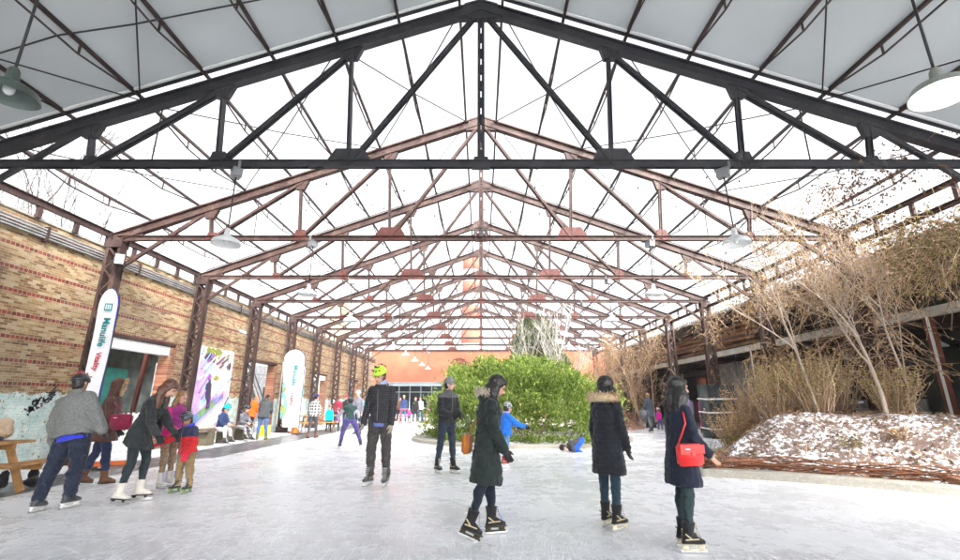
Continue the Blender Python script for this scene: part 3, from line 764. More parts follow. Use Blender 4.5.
# rusty cut-out branch artwork on the orange wall
q = MB(); r_ = random.Random(5)
def br(p, a, l, w):
    e = (p[0]+l*cos(a), p[1]+l*sin(a)); q.bar((p[0], .57, p[1]), (e[0], .57, e[1]), .04, w, (0, 1, 0) if False else (0, 0, 1))
    if l > .25:
        for da in (-.55, .1, .6): br(e, a+da+r_.uniform(-.2, .2), l*.66, w*.7)
    else: q.box(e[0]-.07, .54, e[1]-.05, e[0]+.07, .59, e[1]+.05)
br((-2.2, 3.4), 1.4, .8, .07)
q.build('branch_artwork', pbr('rusted_cutout', (.16, .05, .03), .8), ob)
ch = empty('chimney', (-1.75, 78, 0), 0, 'tall brick chimney with red and grey bands beyond the far building', 'chimney')
M_chr = pbr('chimney_red', (.42, .10, .06), .85); M_chg = pbr('chimney_grey', (.42, .42, .43), .85)
z = 0
for k in range(12):
    q = MB(); r0 = 1.9-.016*z; r1 = 1.9-.016*(z+2.2); q.tube([(0, 0, z), (0, 0, z+2.2)], [r0, r1], 24); q.build('band', M_chr if k % 2 else M_chg, ch, True); z += 2.2
tb = empty('tan_tower', (-24, 74, 0), 0, 'faint tan tower far beyond the brick wall on the left', 'tower')
q = MB(); q.box(-1.5, -1.5, 0, 1.5, 1.5, 17); q.build('wall', pbr('tan_render', (.45, .33, .2), .9), tb); q = MB(); q.box(-1.7, -1.7, 17, 1.7, 1.7, 17.5); q.build('roof', M_conc, tb)
# ------------------------------------------------------------------ right hand building
rb = empty('open_shed', (0, 0, 0), 0, 'long open shed with pale gutter, dark glazing and rust red posts on the right', 'building')
q = MB(); q.box(10.93, 4, 3.36, 11.07, 39, 3.56); q.box(10.9, 4, 3.56, 11.1, 39, 3.585); q.build('gutter', M_cream, rb)
q = MB(); q.box(11.1, 4, 3.6, 15, 39, 3.68); q.build('canopy_roof', M_int, rb)
q = MB(); q.prism([(10.3, 5.02), (16.5, 6.3), (16.5, 6.42), (10.3, 5.12)], 'y', 4, 39)
for k in range(175): yy = 4+.2*k; q.box(10.22, yy, 4.98, 10.34, yy+.1, 5.14)
q.build('corrugated_roof', M_galv, rb)
q = MB(); q.box(10.45, 4, 4.62, 10.6, 39, 4.86); q.box(10.45, 4, 3.9, 10.55, 39, 3.98); q.build('purlin_beam', M_rust, rb)
q = MB(); q.box(12.6, 4, 3.68, 12.7, 39, 5.3); q.build('upper_wall', M_int, rb)
q = MB(); q.box(15, 4, 0, 15.2, 39, 6); q.box(11.3, 38.8, 0, 15, 39, 5); q.box(11.3, 4, 0, 15, 4.2, 3.6); q.build('wall', M_int, rb)
for k in range(9):
    y0 = 4.4+3.73*k
    q = MB(); q.box(14.9, y0, 1.5, 14.96, y0+3.3, 3.1); q.build('window', M_glassdark, rb)
    q = MB(); q.box(14.9, y0, .1, 14.97, y0+3.3, 1.45); q.build('panel', M_galv if k in (3, 4, 5) else M_int, rb)
q = MB(); q.box(12.2, 20, .1, 12.3, 24.5, 3.2)
for k in range(22): q.box(12.16, 20+.2*k, .1, 12.2, 20.1+.2*k, 3.2)
q.build('corrugated_panel', M_galv, rb)
q = MB(); q.box(14.2, 8.2, .1, 14.8, 9.4, 2.3); q.build('door', pbr('brown_door', (.12, .05, .035), .6), rb)
q = MB(); q.box(11.3, 4, -.02, 15, 39, .02); q.build('floor_slab', M_conc, rb)
for i in range(1, 10):
    p = MB(); p.box(10.94, D[i]-.01, 0, 11.10, D[i]+.14, 3.36); po = p.build('post', pbr('rust_red_post', (.16, .05, .03), .6, .4, 2), rb)
    p = MB(); p.box(10.915, D[i]-.03, 0, 10.938, D[i]+.03, 3.36); p.build('trim', M_white, po)
    p = MB(); p.bar((11.1, D[i]+.06, 3.3), (15, D[i]+.06, 3.45), .1, .2); p.build('beam', M_rust, rb)
for k, (x, yy) in enumerate([(12.2, 12), (12.5, 15.5), (12.3, 19), (12.6, 22.5), (12.4, 9)]):
    p = MB(); p.lathe([(.02, .1), (.05, .0), (.17, -.1), (.18, -.13)], (x, yy, 2.9), 16); p.tube([(x, yy, 2.98), (x, yy, 3.6)], .008, 5); p.build('shed_lamp', M_shade_w, rb, True)
# glazed bar: short yellow timber under the gutter
tag(MB().build('unused', M_int), 'x') if False else None
q = MB(); q.box(11.2, 10.2, 3.1, 13.0, 10.28, 3.2); tag(q.build('yellow_beam', pbr('yellow_timber', (.55, .36, .1), .6)), 'short yellow timber beam under the pale gutter on the right', 'beam')
# stacked boards above the canopy
t = empty('timber_stack', (11.5, 18.5, 3.69), 0, 'untidy stack of orange brown boards lying on the low canopy roof', 'timber stack')
r_ = random.Random(11)
q = MB(); k = 0
mats_b = [pbr('board_a', (.34, .15, .07), .8, .3, 4), pbr('board_b', (.24, .11, .06), .8, .3, 4), pbr('board_c', (.42, .25, .14), .8, .3, 4)]
for row in range(5):
    yy = 0
    while yy < 12:
        L = r_.uniform(1.6, 3.2); dz = r_.uniform(-.03, .03); x = r_.uniform(-.25, .1)
        b_ = MB(); b_.bar((x, yy, .1+row*.2+dz), (x+r_.uniform(-.2, .2), yy+L, .1+row*.2-dz), .5, .13)
        b_.build('board', mats_b[r_.randrange(3)], t); yy += L*r_.uniform(.7, 1.05)

# ------------------------------------------------------------------ planted islands
front = [gp(700, 476), gp(715, 477), gp(760, 479.5), gp(820, 484), gp(880, 489), gp(960, 496.5)]
front = [(p.x, p.y) for p in front]
dx, dy = front[-1][0]-front[-2][0], front[-1][1]-front[-2][1]
outline = [(4.3, 10.4), (4.12, 9.8)]+front+[(front[-1][0]+2*dx, front[-1][1]+2*dy), (front[-1][0]+4*dx, front[-1][1]+4.4*dy), (12.8, 8), (10.7, 8.5), (10.7, 14.8), (9.2, 15.6), (8.0, 14.9), (6.6, 13.3), (5.2, 11.7)]
def spl(pts, n=8):
    out = []; N = len(pts)
    for i in range(N):
        p0, p1, p2, p3 = pts[i-1], pts[i], pts[(i+1) % N], pts[(i+2) % N]
        for k in range(n):
            t = k/n
            out.append(tuple(.5*(2*p1[a]+(p2[a]-p0[a])*t+(2*p0[a]-5*p1[a]+4*p2[a]-p3[a])*t*t+(-p0[a]+3*p1[a]-3*p2[a]+p3[a])*t**3) for a in (0, 1)))
    return out
def seg_d(px, py, pl):
    b = 1e9; N = len(pl)
    for i in range(N):
        x0, y0 = pl[i]; x1, y1 = pl[(i+1) % N]; vx, vy = x1-x0, y1-y0
        t = max(0, min(1, ((px-x0)*vx+(py-y0)*vy)/(vx*vx+vy*vy+1e-12))); d = (px-x0-t*vx)**2+(py-y0-t*vy)**2
        if d < b: b = d
    return sqrt(b)
def inside(x, y, pl):
    c = False; N = len(pl); j = N-1
    for i in range(N):
        if (pl[i][1] > y) != (pl[j][1] > y) and x < (pl[j][0]-pl[i][0])*(y-pl[i][1])/(pl[j][1]-pl[i][1]+1e-12)+pl[i][0]: c = not c
        j = i
    return c
def ring_kerb(name, pl, w, h, mat, lab):
    q = MB(); N = len(pl); inn = []; nin = []
    area = sum(pl[i][0]*pl[(i+1) % N][1]-pl[(i+1) % N][0]*pl[i][1] for i in range(N)); sg = 1 if area > 0 else -1
    for i in range(N):
        a = V(pl[i-1]); b = V(pl[(i+1) % N]); t = (b-a).normalized(); n = V((-t.y, t.x))*sg; inn.append(V(pl[i])+n*w); nin.append(n)
    for i in range(N):
        j = (i+1) % N; o0, o1, a0, a1 = V(pl[i]), V(pl[j]), inn[i], inn[j]; e0 = o0+nin[i]*.02; e1 = o1+nin[j]*.02
        q.quad((o0.x, o0.y, -.03), (o1.x, o1.y, -.03), (o1.x, o1.y, h-.02), (o0.x, o0.y, h-.02))
        q.quad((o0.x, o0.y, h-.02), (o1.x, o1.y, h-.02), (e1.x, e1.y, h), (e0.x, e0.y, h))
        q.quad((e0.x, e0.y, h), (e1.x, e1.y, h), (a1.x, a1.y, h), (a0.x, a0.y, h))
        q.quad((a0.x, a0.y, h), (a1.x, a1.y, h), (a1.x, a1.y, -.03), (a0.x, a0.y, -.03))
    o = q.build(name, mat); tag(o, lab, 'kerb'); return inn
OUT = spl(outline, 6)
def kerb_mat():
    t = NT('kerb_concrete'); p = t.pos(); n = t.noise(p, 30, 6, .7); n2 = t.noise(p, 2.5, 4)
    c = t.mix(n2, (.25, .23, .19), (.4, .37, .31)); c = t.mix(t.ramp(n, [(.5, 0.0), (.7, 1.0)]), c, (.5, .5, .5))
    # joints every 1.6 m
    t.bump(n, .4, .008); return t.fin(c, .9)
M_kerb = kerb_mat()
inn = ring_kerb('kerb', OUT, .3, .13, M_kerb, 'pale concrete kerb around the snowy planted mound on the right')
inl = [(p.x, p.y) for p in inn]
def mound_h(x, y):
    if not inside(x, y, inl): return 0.0
    d = seg_d(x, y, inl); s = min(1, d/1.8); s = s*s*(3-2*s)
    f_ = 1.0 if x > 5.6 else .68+.32*(x-4.2)/1.4
    return .12+1.0*s*f_+.10*mn.noise(V((x*1.1, y*1.1, 0)))*s+.05*mn.noise(V((x*3.5, y*3.5, 4)))*min(1, d*3)
q = MB(); st_ = .09; nx = int(9.3/st_); ny = int(12.6/st_); x0_, y0_ = 4.1, 3.2; idx = {}
for j in range(ny):
    for i in range(nx):
        x = x0_+i*st_; y = y0_+j*st_
        if inside(x, y, inl):
            idx[i, j] = len(q.v); h = mound_h(x, y)+.03*mn.noise(V((x*11, y*11, 1)))+.018*mn.noise(V((x*27, y*27, 2))); q.v.append((x, y, h))
for j in range(ny-1):
    for i in range(nx-1):
        c4 = [(i, j), (i+1, j), (i+1, j+1), (i, j+1)]
        if all(c in idx for c in c4): q.face(*[idx[c] for c in c4])
tag(q.build('planted_mound', M_mound, None, True), kind='structure')
# woven willow edging along the mound
M_wil = pbr('red_brown_willow', (.20, .085, .045), .8, .35, 5, .3, 40, isl=.5)
q = MB(); r_ = random.Random(21); fl_ = [V((p[0], p[1])) for p in inl]
N = len(fl_)
# param along the front from index range with y<11 and x<11
path = [p for p in fl_ if p.y < 11.2 and p.x < 11.5 and not (p.x > 10.4 and p.y > 8)]
path.sort(key=lambda p: (p.x-p.y*.9))
acc = [0]
for a, b in zip(path, path[1:]): acc.append(acc[-1]+(b-a).length)
def along(s):
    s = max(0, min(acc[-1]-1e-6, s))
    for i in range(len(acc)-1):
        if acc[i+1] >= s: f_ = (s-acc[i])/max(1e-9, acc[i+1]-acc[i]); return path[i].lerp(path[i+1], f_)
    return path[-1]
for k in range(420):
    s0 = r_.uniform(-.5, acc[-1]); L = r_.uniform(.8, 2.6); z = r_.uniform(.13, .36); off = r_.uniform(-.07, .10); pts = []
    for j in range(9):
        p = along(s0+L*j/8); zz_ = z+.03*sin(j*1.3+k)+r_.uniform(-.012, .012)
        pts.append((p.x+off*.7+r_.uniform(-.01, .01), p.y-off+r_.uniform(-.02, .02)+.03*sin(j*1.1+k*2), zz_))
    q.tube(pts, r_.uniform(.005, .012), 4, False)
for k in range(60):
    s0 = r_.uniform(0, acc[-1]); p = along(s0); a = r_.uniform(0, 6); q.tube([(p.x, p.y, r_.uniform(.2, .35)), (p.x+.2*cos(a), p.y+.1*sin(a), r_.uniform(.25, .5))], .005, 3, False)
tag(q.build('willow_edging', M_wil), 'low red brown woven willow edging along the front of the snowy mound', 'edging')
# island of the green bush
OUT2 = [(1.5+4.1*cos(a*pi/24)*(1+.02*sin(a)), 18.4+4.15*sin(a*pi/24)) for a in range(48)]
inn2 = ring_kerb('kerb', OUT2, .28, .12, M_kerb, 'low pale concrete kerb around the large green bush')
q = MB(); c_ = len(q.v)
for k in range(12):
    for a in range(48): p = V((1.5, 18.4)).lerp(inn2[a], (k+1)/12); q.v.append((p.x, p.y, .10+.08*(1-(k/11)**2)+.03*mn.noise(V((p.x*2, p.y*2, 0)))))
for k in range(11):
    for a in range(48): b = (a+1) % 48; q.face(k*48+a, (k+1)*48+a, (k+1)*48+b, k*48+b)
q.face(*range(48))
tag(q.build('planting_soil', snow_mat('snowy_bark_soil', .9, .5, 6, (.16, .1, .07)), None, True), kind='structure')

# ------------------------------------------------------------------ vegetation
def leafmat(name, cols, rough=.6, trans=.15):
    t = NT(name); r = t.island(); n = t.noise(t.pos(), 1.1, 3)
    f = t.math('ADD', t.math('MULTIPLY', r, .65), t.math('MULTIPLY', n, .35))
    c = t.ramp(f, [(.12+.76*i/(len(cols)-1), c) for i, c in enumerate(cols)])
    t.fin(c, rough, 0, .3)
    tr = t.n('ShaderNodeBsdfTranslucent'); t.put(tr.inputs[0], c); mx = t.n('ShaderNodeMixShader'); mx.inputs[0].default_value = trans
    t.t.links.new(t.b.outputs[0], mx.inputs[1]); t.t.links.new(tr.outputs[0], mx.inputs[2]); t.t.links.new(mx.outputs[0], t.out.inputs[0])
    return t.m
M_green = leafmat('juniper_green', [(.045, .08, .018), (.11, .185, .03), (.21, .31, .05), (.33, .42, .09), (.46, .50, .17)], .6, .3)
M_dkgreen = leafmat('conifer_green', [(.06, .09, .03), (.14, .19, .07), (.26, .30, .13)], .6, .3)
M_tan = leafmat('dry_tan_leaf', [(.16, .08, .03), (.36, .22, .10), (.52, .36, .18), (.62, .47, .26)], .8, .3)
M_dry = leafmat('olive_dry_leaf', [(.14, .10, .03), (.32, .24, .09), (.46, .38, .16), (.56, .46, .25)], .8, .3)
M_olv = leafmat('green_brown_leaf', [(.08, .06, .02), (.17, .15, .04), (.3, .26, .09)], .8, .3)
M_dkleaf = leafmat('dark_dry_leaf', [(.05, .025, .015), (.12, .06, .03), (.22, .13, .06)], .8, .2)
M_twig = leafmat('tan_twig', [(.19, .11, .065), (.42, .28, .18), (.62, .47, .34)], .8, .0)
M_bark = leafmat('pale_bark', [(.36, .28, .22), (.54, .46, .38)], .8, .0)
M_whbark = leafmat('whitish_bark', [(.4, .36, .32), (.6, .57, .53)], .8, .0)
M_litter = leafmat('leaf_litter', [(.07, .035, .02), (.18, .09, .04), (.32, .2, .1), (.12, .13, .05)], .9, .1)
def leafquad(mb, p, d, w, l, rr):
    d = V(d).normalized(); s = d.cross(V((rr.gauss(0, 1), rr.gauss(0, 1), rr.gauss(0, 1))))
    if s.length < 1e-4: return
    s.normalize(); p = V(p); n = len(mb.v)
    mb.v += [tuple(p), tuple(p+d*l*.5+s*w*.5), tuple(p+d*l), tuple(p+d*l*.45-s*w*.5)]; mb.face(n, n+1, n+2, n+3)
def bush(name, c, rx, ry, h, n, mat, label, cat, seed=1, leaf=(.035, .13), up=.6, squash=.85, group=None):
    rr = random.Random(seed); t = empty(name, c, 0, label, cat, group); q = MB()
    offs = V((seed*3.1, seed*1.7, 0))
    for k in range(n):
        th = rr.uniform(0, 2*pi); ph = math.asin(rr.uniform(-.10, 1))
        d = V((cos(ph)*cos(th), cos(ph)*sin(th), sin(ph)))
        lump = 1+.20*mn.noise(d*2.2+offs)+.16*mn.noise(d*5.5+offs)+.08*mn.noise(d*12+offs)
        rad = rr.uniform(.72, 1.0)**.6*lump
        if rr.random() < .06: rad *= 1+rr.random()*.12
        p = V((d.x*rx*rad, d.y*ry*rad, max(.02, .06+(max(0, d.z)**squash)*h*rad+rr.uniform(-.05, .12))))
        g = (d*.7+V((0, 0, up))+V((rr.gauss(0, .35), rr.gauss(0, .35), rr.gauss(0, .35)))).normalized()
        L = leaf[1]*rr.uniform(.6, 1.3)
        leafquad(q, p, g, leaf[0]*rr.uniform(.8, 1.4), L, rr)
        for j in range(2):
            g2 = (g+V((rr.gauss(0, .6), rr.gauss(0, .6), rr.gauss(0, .4)))).normalized(); leafquad(q, p+g*L*.3, g2, leaf[0]*rr.uniform(.7, 1.2), L*.7, rr)
    q.build('foliage', mat, t)
    q = MB()
    for k in range(26):
        th = rr.uniform(0, 2*pi); r0 = rr.uniform(.3, .85); z = h*rr.uniform(.4, .75)
        q.tube([(rx*.15*cos(th), ry*.15*sin(th), -.1), (rx*.5*r0*cos(th), ry*.5*r0*sin(th), z*.5), (rx*r0*cos(th)*.9, ry*r0*sin(th)*.9, z)], [.03, .02, .008], 5, False)
    q.build('stems', M_twig, t); return t
bush('green_bush', (1.6, 18.0, .10), 3.5, 3.6, 2.62, 46000, M_green, 'large spreading bright green bush on the kerbed island', 'bush', 4, (.038, .13), .7, .6)
def tree(name, base, h, r, label, seed, mat, leafm=None, spread=.5, lv=4, first=.35, leafn=0, ls=.05, lean=(0, 0), group=None, kids=(3, 5)):
    rr = random.Random(seed); t = empty(name, base, 0, label, 'tree', group); q = MB(); lf = MB(); tips = []
    def grow(p, d, L, rad, lev):
        pts = [p]; n = 5; cur = V(p); dd = V(d)
        for i in range(n):
            dd = (dd+V((rr.gauss(0, .10), rr.gauss(0, .10), rr.gauss(0, .05)+.04))).normalized(); cur = cur+dd*L/n; pts.append(cur.copy())
        q.tube(pts, [rad*(1-.45*i/n) for i in range(n+1)], 7 if lev == 0 else (5 if lev == 1 else 3), False)
        if lev >= lv:
            tips.append((pts, dd)); return
        for i in range(rr.randint(*kids)):
            f_ = rr.uniform(first if lev == 0 else .25, 1); j = min(n-1, int(f_*n)); bp = pts[j].lerp(pts[j+1], f_*n-j)
            a = rr.uniform(0, 2*pi); s = V((cos(a), sin(a), 0)); nd = (dd*(1-spread*.6)+s*spread*rr.uniform(.7, 1.3)+V((0, 0, .25))).normalized()
            grow(bp, nd, L*rr.uniform(.5, .75), rad*.5, lev+1)
        if lev < lv: grow(pts[-1], dd, L*.6, rad*.55, lev+1)
    grow(V((0, 0, -.1)), V((lean[0], lean[1], 1)).normalized(), h*.5, r, 0)
    q.build('trunk', mat, t, True)
    if leafm and leafn:
        for k in range(leafn):
            pts, dd = rr.choice(tips); j = rr.randrange(len(pts)-1); p = pts[j].lerp(pts[j+1], rr.random())
            leafquad(lf, p+V((rr.gauss(0, .03), rr.gauss(0, .03), rr.gauss(0, .03))), V((rr.gauss(0, .6), rr.gauss(0, .6), -.5)), ls*.6, ls*rr.uniform(.7, 1.5), rr)
        lf.build('crown', leafm, t)
    return t
# conifer behind the bush
t = empty('evergreen_tree', (3.0, 25, 0), 0, 'dark green irregular evergreen rising behind the big bush', 'tree'); rr = random.Random(9); q = MB()
for k in range(9000):
    z = rr.uniform(.5, 6.0); f_ = z/6.1; a = rr.uniform(0, 2*pi); R_ = (2.3*(1-f_)**.6+.15)*(1+.35*mn.noise(V((cos(a)*1.5, sin(a)*1.5, z*1.3)))+.2*mn.noise(V((cos(a)*4, sin(a)*4, z*3)))); r0 = R_*rr.uniform(.35, 1)**.5
    p = V((r0*cos(a), r0*sin(a), z)); g = V((cos(a)*.8, sin(a)*.8, .5)).normalized()
    for j in range(3): leafquad(q, p, (g+V((rr.gauss(0, .4), rr.gauss(0, .4), rr.gauss(0, .4)))), .05, .22, rr)
q.build('crown', M_dkgreen, t); q = MB(); q.tube([(0, 0, -.1), (.05, 0, 3), (0, .05, 5.9)], [.14, .09, .02], 8, False)
for k in range(30):
    a = rr.uniform(0, 6.28); z = rr.uniform(1, 5); q.tube([(0, 0, z), (cos(a)*(2-z*.3), sin(a)*(2-z*.3), z+.5)], [.025, .006], 4, False)
q.build('trunk', M_twig, t)
tree('bare_tree', (3.9, 21.3, .1), 5.6, .09, 'leafless whitish tree spreading its twigs above the big green bush', 12, M_whbark, spread=.6, lv=4, first=.3)
tree('bare_tree', (2.5, 21.5, .1), 5.0, .06, 'thin leafless whitish tree just left of the larger pale one above the bush', 15, M_whbark, spread=.55, lv=4, first=.3)
for k, (x, y, h, w) in enumerate([(8.4, 24.5, 5.2, 'nearest'), (7.6, 28.5, 5.5, 'second'), (8.8, 31.5, 5.2, 'third'), (6.2, 34, 5.0, 'farthest'), (5.2, 30, 4.6, 'leftmost')]):
    tree('bare_tree', (x, y, 0), h, .05, 'brown leafless thicket tree, %s of those left of the right hand columns' % w, 40+k, M_twig, M_tan, .6, 4, .15, 1800, .07, kids=(4, 5))
# bare trees behind the brick wall
for k, (x, y, h) in enumerate([(-12.2, 10.3, 9.5), (-12.6, 14.2, 9.8)]):
    tree('bare_tree', (x, y, 0), h, .05, 'leafless tree whose thin branches rise over the brick wall, %s' % ('nearest the left edge' if k == 0 else 'behind the nearest wall opening'), 60+k, M_purlin, spread=.4, lv=4, first=.35, kids=(3, 5))
# tree growing on the mound
tree('bare_tree', (8.12, 9.4, mound_h(8.12, 9.4)), 4.9, .045, 'slender pale bare tree growing out of the snowy mound', 71, M_bark, M_tan, .55, 4, .45, 2200, .05, (.16, 0), kids=(3, 5))
tree('bare_tree', (7.35, 10.2, mound_h(7.35, 10.2)), 5.4, .035, 'second slender pale tree on the mound, left of the first, reaching the truss', 83, M_bark, M_tan, .5, 4, .35, 1800, .05, (.05, .02), kids=(3, 5))
tree('bare_tree', (8.9, 9.6, mound_h(8.9, 9.6)), 5.0, .03, 'thin pale tree on the mound, right of the first slender tree', 87, M_bark, M_tan, .5, 4, .3, 1500, .05, (-.02, 0), kids=(3, 5))
# climbing vines
def vine(label, vols, seed, nt, nl, lm, hang=.3, L=1.0, rad=.006, ls=.07):
    rr = random.Random(seed); t = empty('climbing_vine', (0, 0, 0), 0, label, 'vine', 'dry vines on the right side'); q = MB(); lf = MB()
    for k in range(nt):
        x0, x1, y0, y1, z0, z1 = rr.choices(vols, [v[6] for v in vols])[0][:6]
        p = V((rr.uniform(x0, x1), rr.uniform(y0, y1), rr.uniform(z0, z1))); 
        if mn.noise(p*.9+V((seed, 0, 0)))+rr.uniform(-.25, .25) < .0: continue
        d = V((rr.gauss(0, .5), rr.gauss(0, 1), rr.gauss(0, .6))).normalized(); pts = [p.copy()]; l_ = L*rr.uniform(.4, 1.4)
        for j in range(6):
            d = (d+V((rr.gauss(0, .28), rr.gauss(0, .28), rr.gauss(0, .22)-hang*.35))).normalized(); p = p+d*l_/6; pts.append(p.copy())
        q.tube(pts, [rad*rr.uniform(.7, 1.6)*(1-.1*i) for i in range(7)], 3, False)
        for m in range(nl):
            j = rr.randrange(6); pp = pts[j].lerp(pts[j+1], rr.random())
            leafquad(lf, pp, V((rr.gauss(0, .5), rr.gauss(0, .5), -.8)), ls*rr.uniform(.4, .8), ls*rr.uniform(.6, 1.5), rr)
    q.build('vine_stems', M_twig, t); lf.build('dry_leaves', lm, t)
    return t
vine('tangle of tan twigs smothering the nearest right hand column and gutter above the mound', [(8.9, 10.3, 9.8, 12.4, 3.75, 5.4, 3), (9.0, 10.2, 10.2, 12, 1.6, 3.4, 1.2), (9.3, 10.9, 6.2, 10, 3.9, 5.3, 2.2), (10.0, 11.0, 6.5, 10, 4.0, 5.2, .7)], 3, 1500, 4, M_tan, .35, 1.3, .009, .065)
vine('tan twigs hanging over the shed roof between the first two right hand columns', [(9.2, 10.6, 12.2, 16, 3.9, 5.3, 3), (9.6, 10.8, 12.5, 15, 2.6, 3.8, .6), (8.6, 9.8, 11.5, 14, 3.6, 5.3, 1)], 5, 850, 4, M_tan, .35, 1.3, .009, .065)
vine('leafy vine wrapped around the second right hand column', [(9.0, 9.7, 14.3, 15.1, .3, 5.4, 3), (9.0, 9.9, 13.9, 16, 4.0, 5.4, 1)], 7, 750, 8, M_tan, .5, .8, .007, .08)
vine('thinner vine over the third right hand column and the eave beam', [(9.0, 10.0, 17.5, 21, 4.2, 5.4, 1), (9.1, 9.6, 18, 18.7, 2, 5, .5)], 8, 260, 4, M_tan, .4, .9, .007, .07)
vine('brown twigs on the farther right hand columns', [(9.0, 9.9, 22, 36, 1.5, 5.4, 1), (8.6, 10.2, 25, 36, .0, 4, .8)], 9, 900, 5, M_tan, .4, 1.2, .011, .09)
vine('olive green vine hanging at the right edge from the end of the dark grey truss', [(8.15, 9.1, 7.0, 8.6, 3.7, 4.9, 2), (8.6, 9.4, 7.4, 9.5, 3.6, 4.8, 2)], 10, 1200, 7, M_olv, .5, .8, .005, .055)
vine('dark dry leaves dangling on thin stems from the bottom chord of the dark grey truss', [(6.3, 8.3, 7.1, 8.0, 5.0, 5.9, 2), (6.7, 7.5, 7.3, 8.4, 4.6, 5.6, 1.4)], 11, 300, 9, M_dkleaf, .9, .7, .003, .05)
# dry shrubs on the mound
def dryshrub(x, y, h, w, n, seed, label, lm=M_dry, nl=12, tw=.005, cl=.05, sm=None):
    rr = random.Random(seed); z0 = mound_h(x, y); t = empty('dry_shrub', (x, y, z0), 0, label, 'shrub', 'dry shrubs on the mound'); q = MB(); lf = MB()
    for k in range(n):
        a = rr.uniform(0, 2*pi); o = rr.random()**.7; L = h*rr.uniform(.55, 1.1); b = V((.3*w*o*cos(a), .3*w*o*sin(a), -.05)); d = V((.55*o*cos(a)*w/h, .55*o*sin(a)*w/h, 1)).normalized(); pts = [b]; p = b.copy()
        for j in range(5): d = (d+V((rr.gauss(0, .12), rr.gauss(0, .12), rr.gauss(0, .05)))).normalized(); p = p+d*L/5; pts.append(p.copy())
        q.tube(pts, [tw*1.5, tw*1.3, tw, tw*.9, tw*.7, tw*.5], 3, False)
        for m in range(nl):
            j = rr.choice([1, 2, 3, 3, 4, 4, 4]); pp = pts[j].lerp(pts[j+1], rr.random()); leafquad(lf, pp+V((rr.gauss(0, .03),)*3), V((rr.gauss(0, .7), rr.gauss(0, .7), .3)), cl*.55, cl*rr.uniform(.6, 1.5), rr)
    q.build('stems', sm or M_twig, t); lf.build('dry_leaves', lm, t)
spots = [(6.9, 10.9, 1.25, .9, 'olive and tan dry shrub, leftmost of the large ones on the mound'), (7.5, 10.4, 1.35, .9, 'tall tan dry shrub second from the left on the mound'),
         (8.3, 10.9, 1.5, 1.0, 'tallest dry shrub, behind the slender bare tree'), (8.6, 9.7, 1.05, .8, 'dry shrub with clustered seed heads right of the slender tree'), (7.9, 11.8, 1.5, 1.0, 'dense tan shrub at the back of the mound below the vine tangle'),
         (6.4, 12.0, 1.0, .9, 'brown dry shrub near the second right hand column'), (9.7, 8.7, .7, .7, 'small olive dry shrub at the right edge of the photo'), (7.2, 12.6, 1.5, .9, 'tan shrub at the foot of the second right hand column')]
for k, (x, y, h, w, l) in enumerate(spots): dryshrub(x, y, h, w, 150 if k not in (6,) else 60, 100+k, l, M_dry if k not in (5, 7) else M_tan)
for k, (x, y, l) in enumerate([(6.9, 8.9, 'small dark green plant half buried in the snowy mound'), (5.6, 10.6, 'small green tuft at the left slope of the mound'), (7.6, 8.6, 'brownish tuft among twigs on the front of the mound'), (5.0, 10.0, 'dry tuft beside the left tip of the mound')]):
    dryshrub(x, y, .22, .35, 40, 140+k, l, M_olv if k < 2 else M_tan, 6, .003, .045)
M_pale = leafmat('frosted_stalk', [(.4, .38, .35), (.66, .66, .66)], .9, .1)
dryshrub(5.7, 12.4, .6, .9, 60, 150, 'frosted pale stalks at the back left of the mound', M_pale, 8, .004, .03, M_pale)
q = MB(); rr = random.Random(33)
for k in range(16000):
    x = rr.uniform(4.1, 10.8); y = rr.uniform(5.5, 14)
    if not inside(x, y, inl): continue
    if mn.noise(V((x*1.3, y*1.3, 7)))+rr.uniform(-.5, .45) < -.02: continue
    z = mound_h(x, y)+.015; L = rr.uniform(.025, .09)
    leafquad(q, (x, y, z), V((rr.gauss(0, 1), rr.gauss(0, 1), abs(rr.gauss(0, .35)))), L*.6, L, rr)
tag(q.build('leaf_litter', M_litter), 'brown fallen leaves strewn over the snowy mound', 'leaf litter', kind='stuff')
q = MB()
for k in range(260):
    x = rr.uniform(4.4, 10.5); y = rr.uniform(5.6, 11.5)
    if not inside(x, y, inl): continue
    a = rr.uniform(0, pi); L = rr.uniform(.1, .45); pts = []
    for j in range(4): xx = x+L*cos(a)*j/3; yy = y+L*sin(a)*j/3+rr.gauss(0, .01); pts.append((xx, yy, mound_h(xx, yy)+.03+rr.uniform(0, .03)))
    if all(inside(p[0], p[1], inl) for p in pts): q.tube(pts, .004, 3, False)
tag(q.build('fallen_twigs', M_twig), 'thin fallen twigs scattered over the snowy mound', 'twigs', kind='stuff')
# brush heap at the far right of the rink
t = empty('brush_heap', (7.0, 25.5, 0), 0, 'heap of red brown brushwood beside the far columns', 'brush heap'); q = MB(); rr = random.Random(44)
for k in range(700):
    a = rr.uniform(0, 2*pi); r0 = rr.random()**.5; p = V((1.6*r0*cos(a), 2.2*r0*sin(a), 1.7*(1-r0**1.5)*rr.random())); d = V((rr.gauss(0, 1), rr.gauss(0, 1), rr.gauss(0, .4))).normalized()*rr.uniform(.3, .7)
    q.tube([p-d*.5, p+V((0, 0, .05)), p+d*.5], .012, 3, False)
q.build('branches', leafmat('brush_red', [(.14, .06, .04), (.3, .16, .1), (.42, .28, .2)], .8, 0), t)
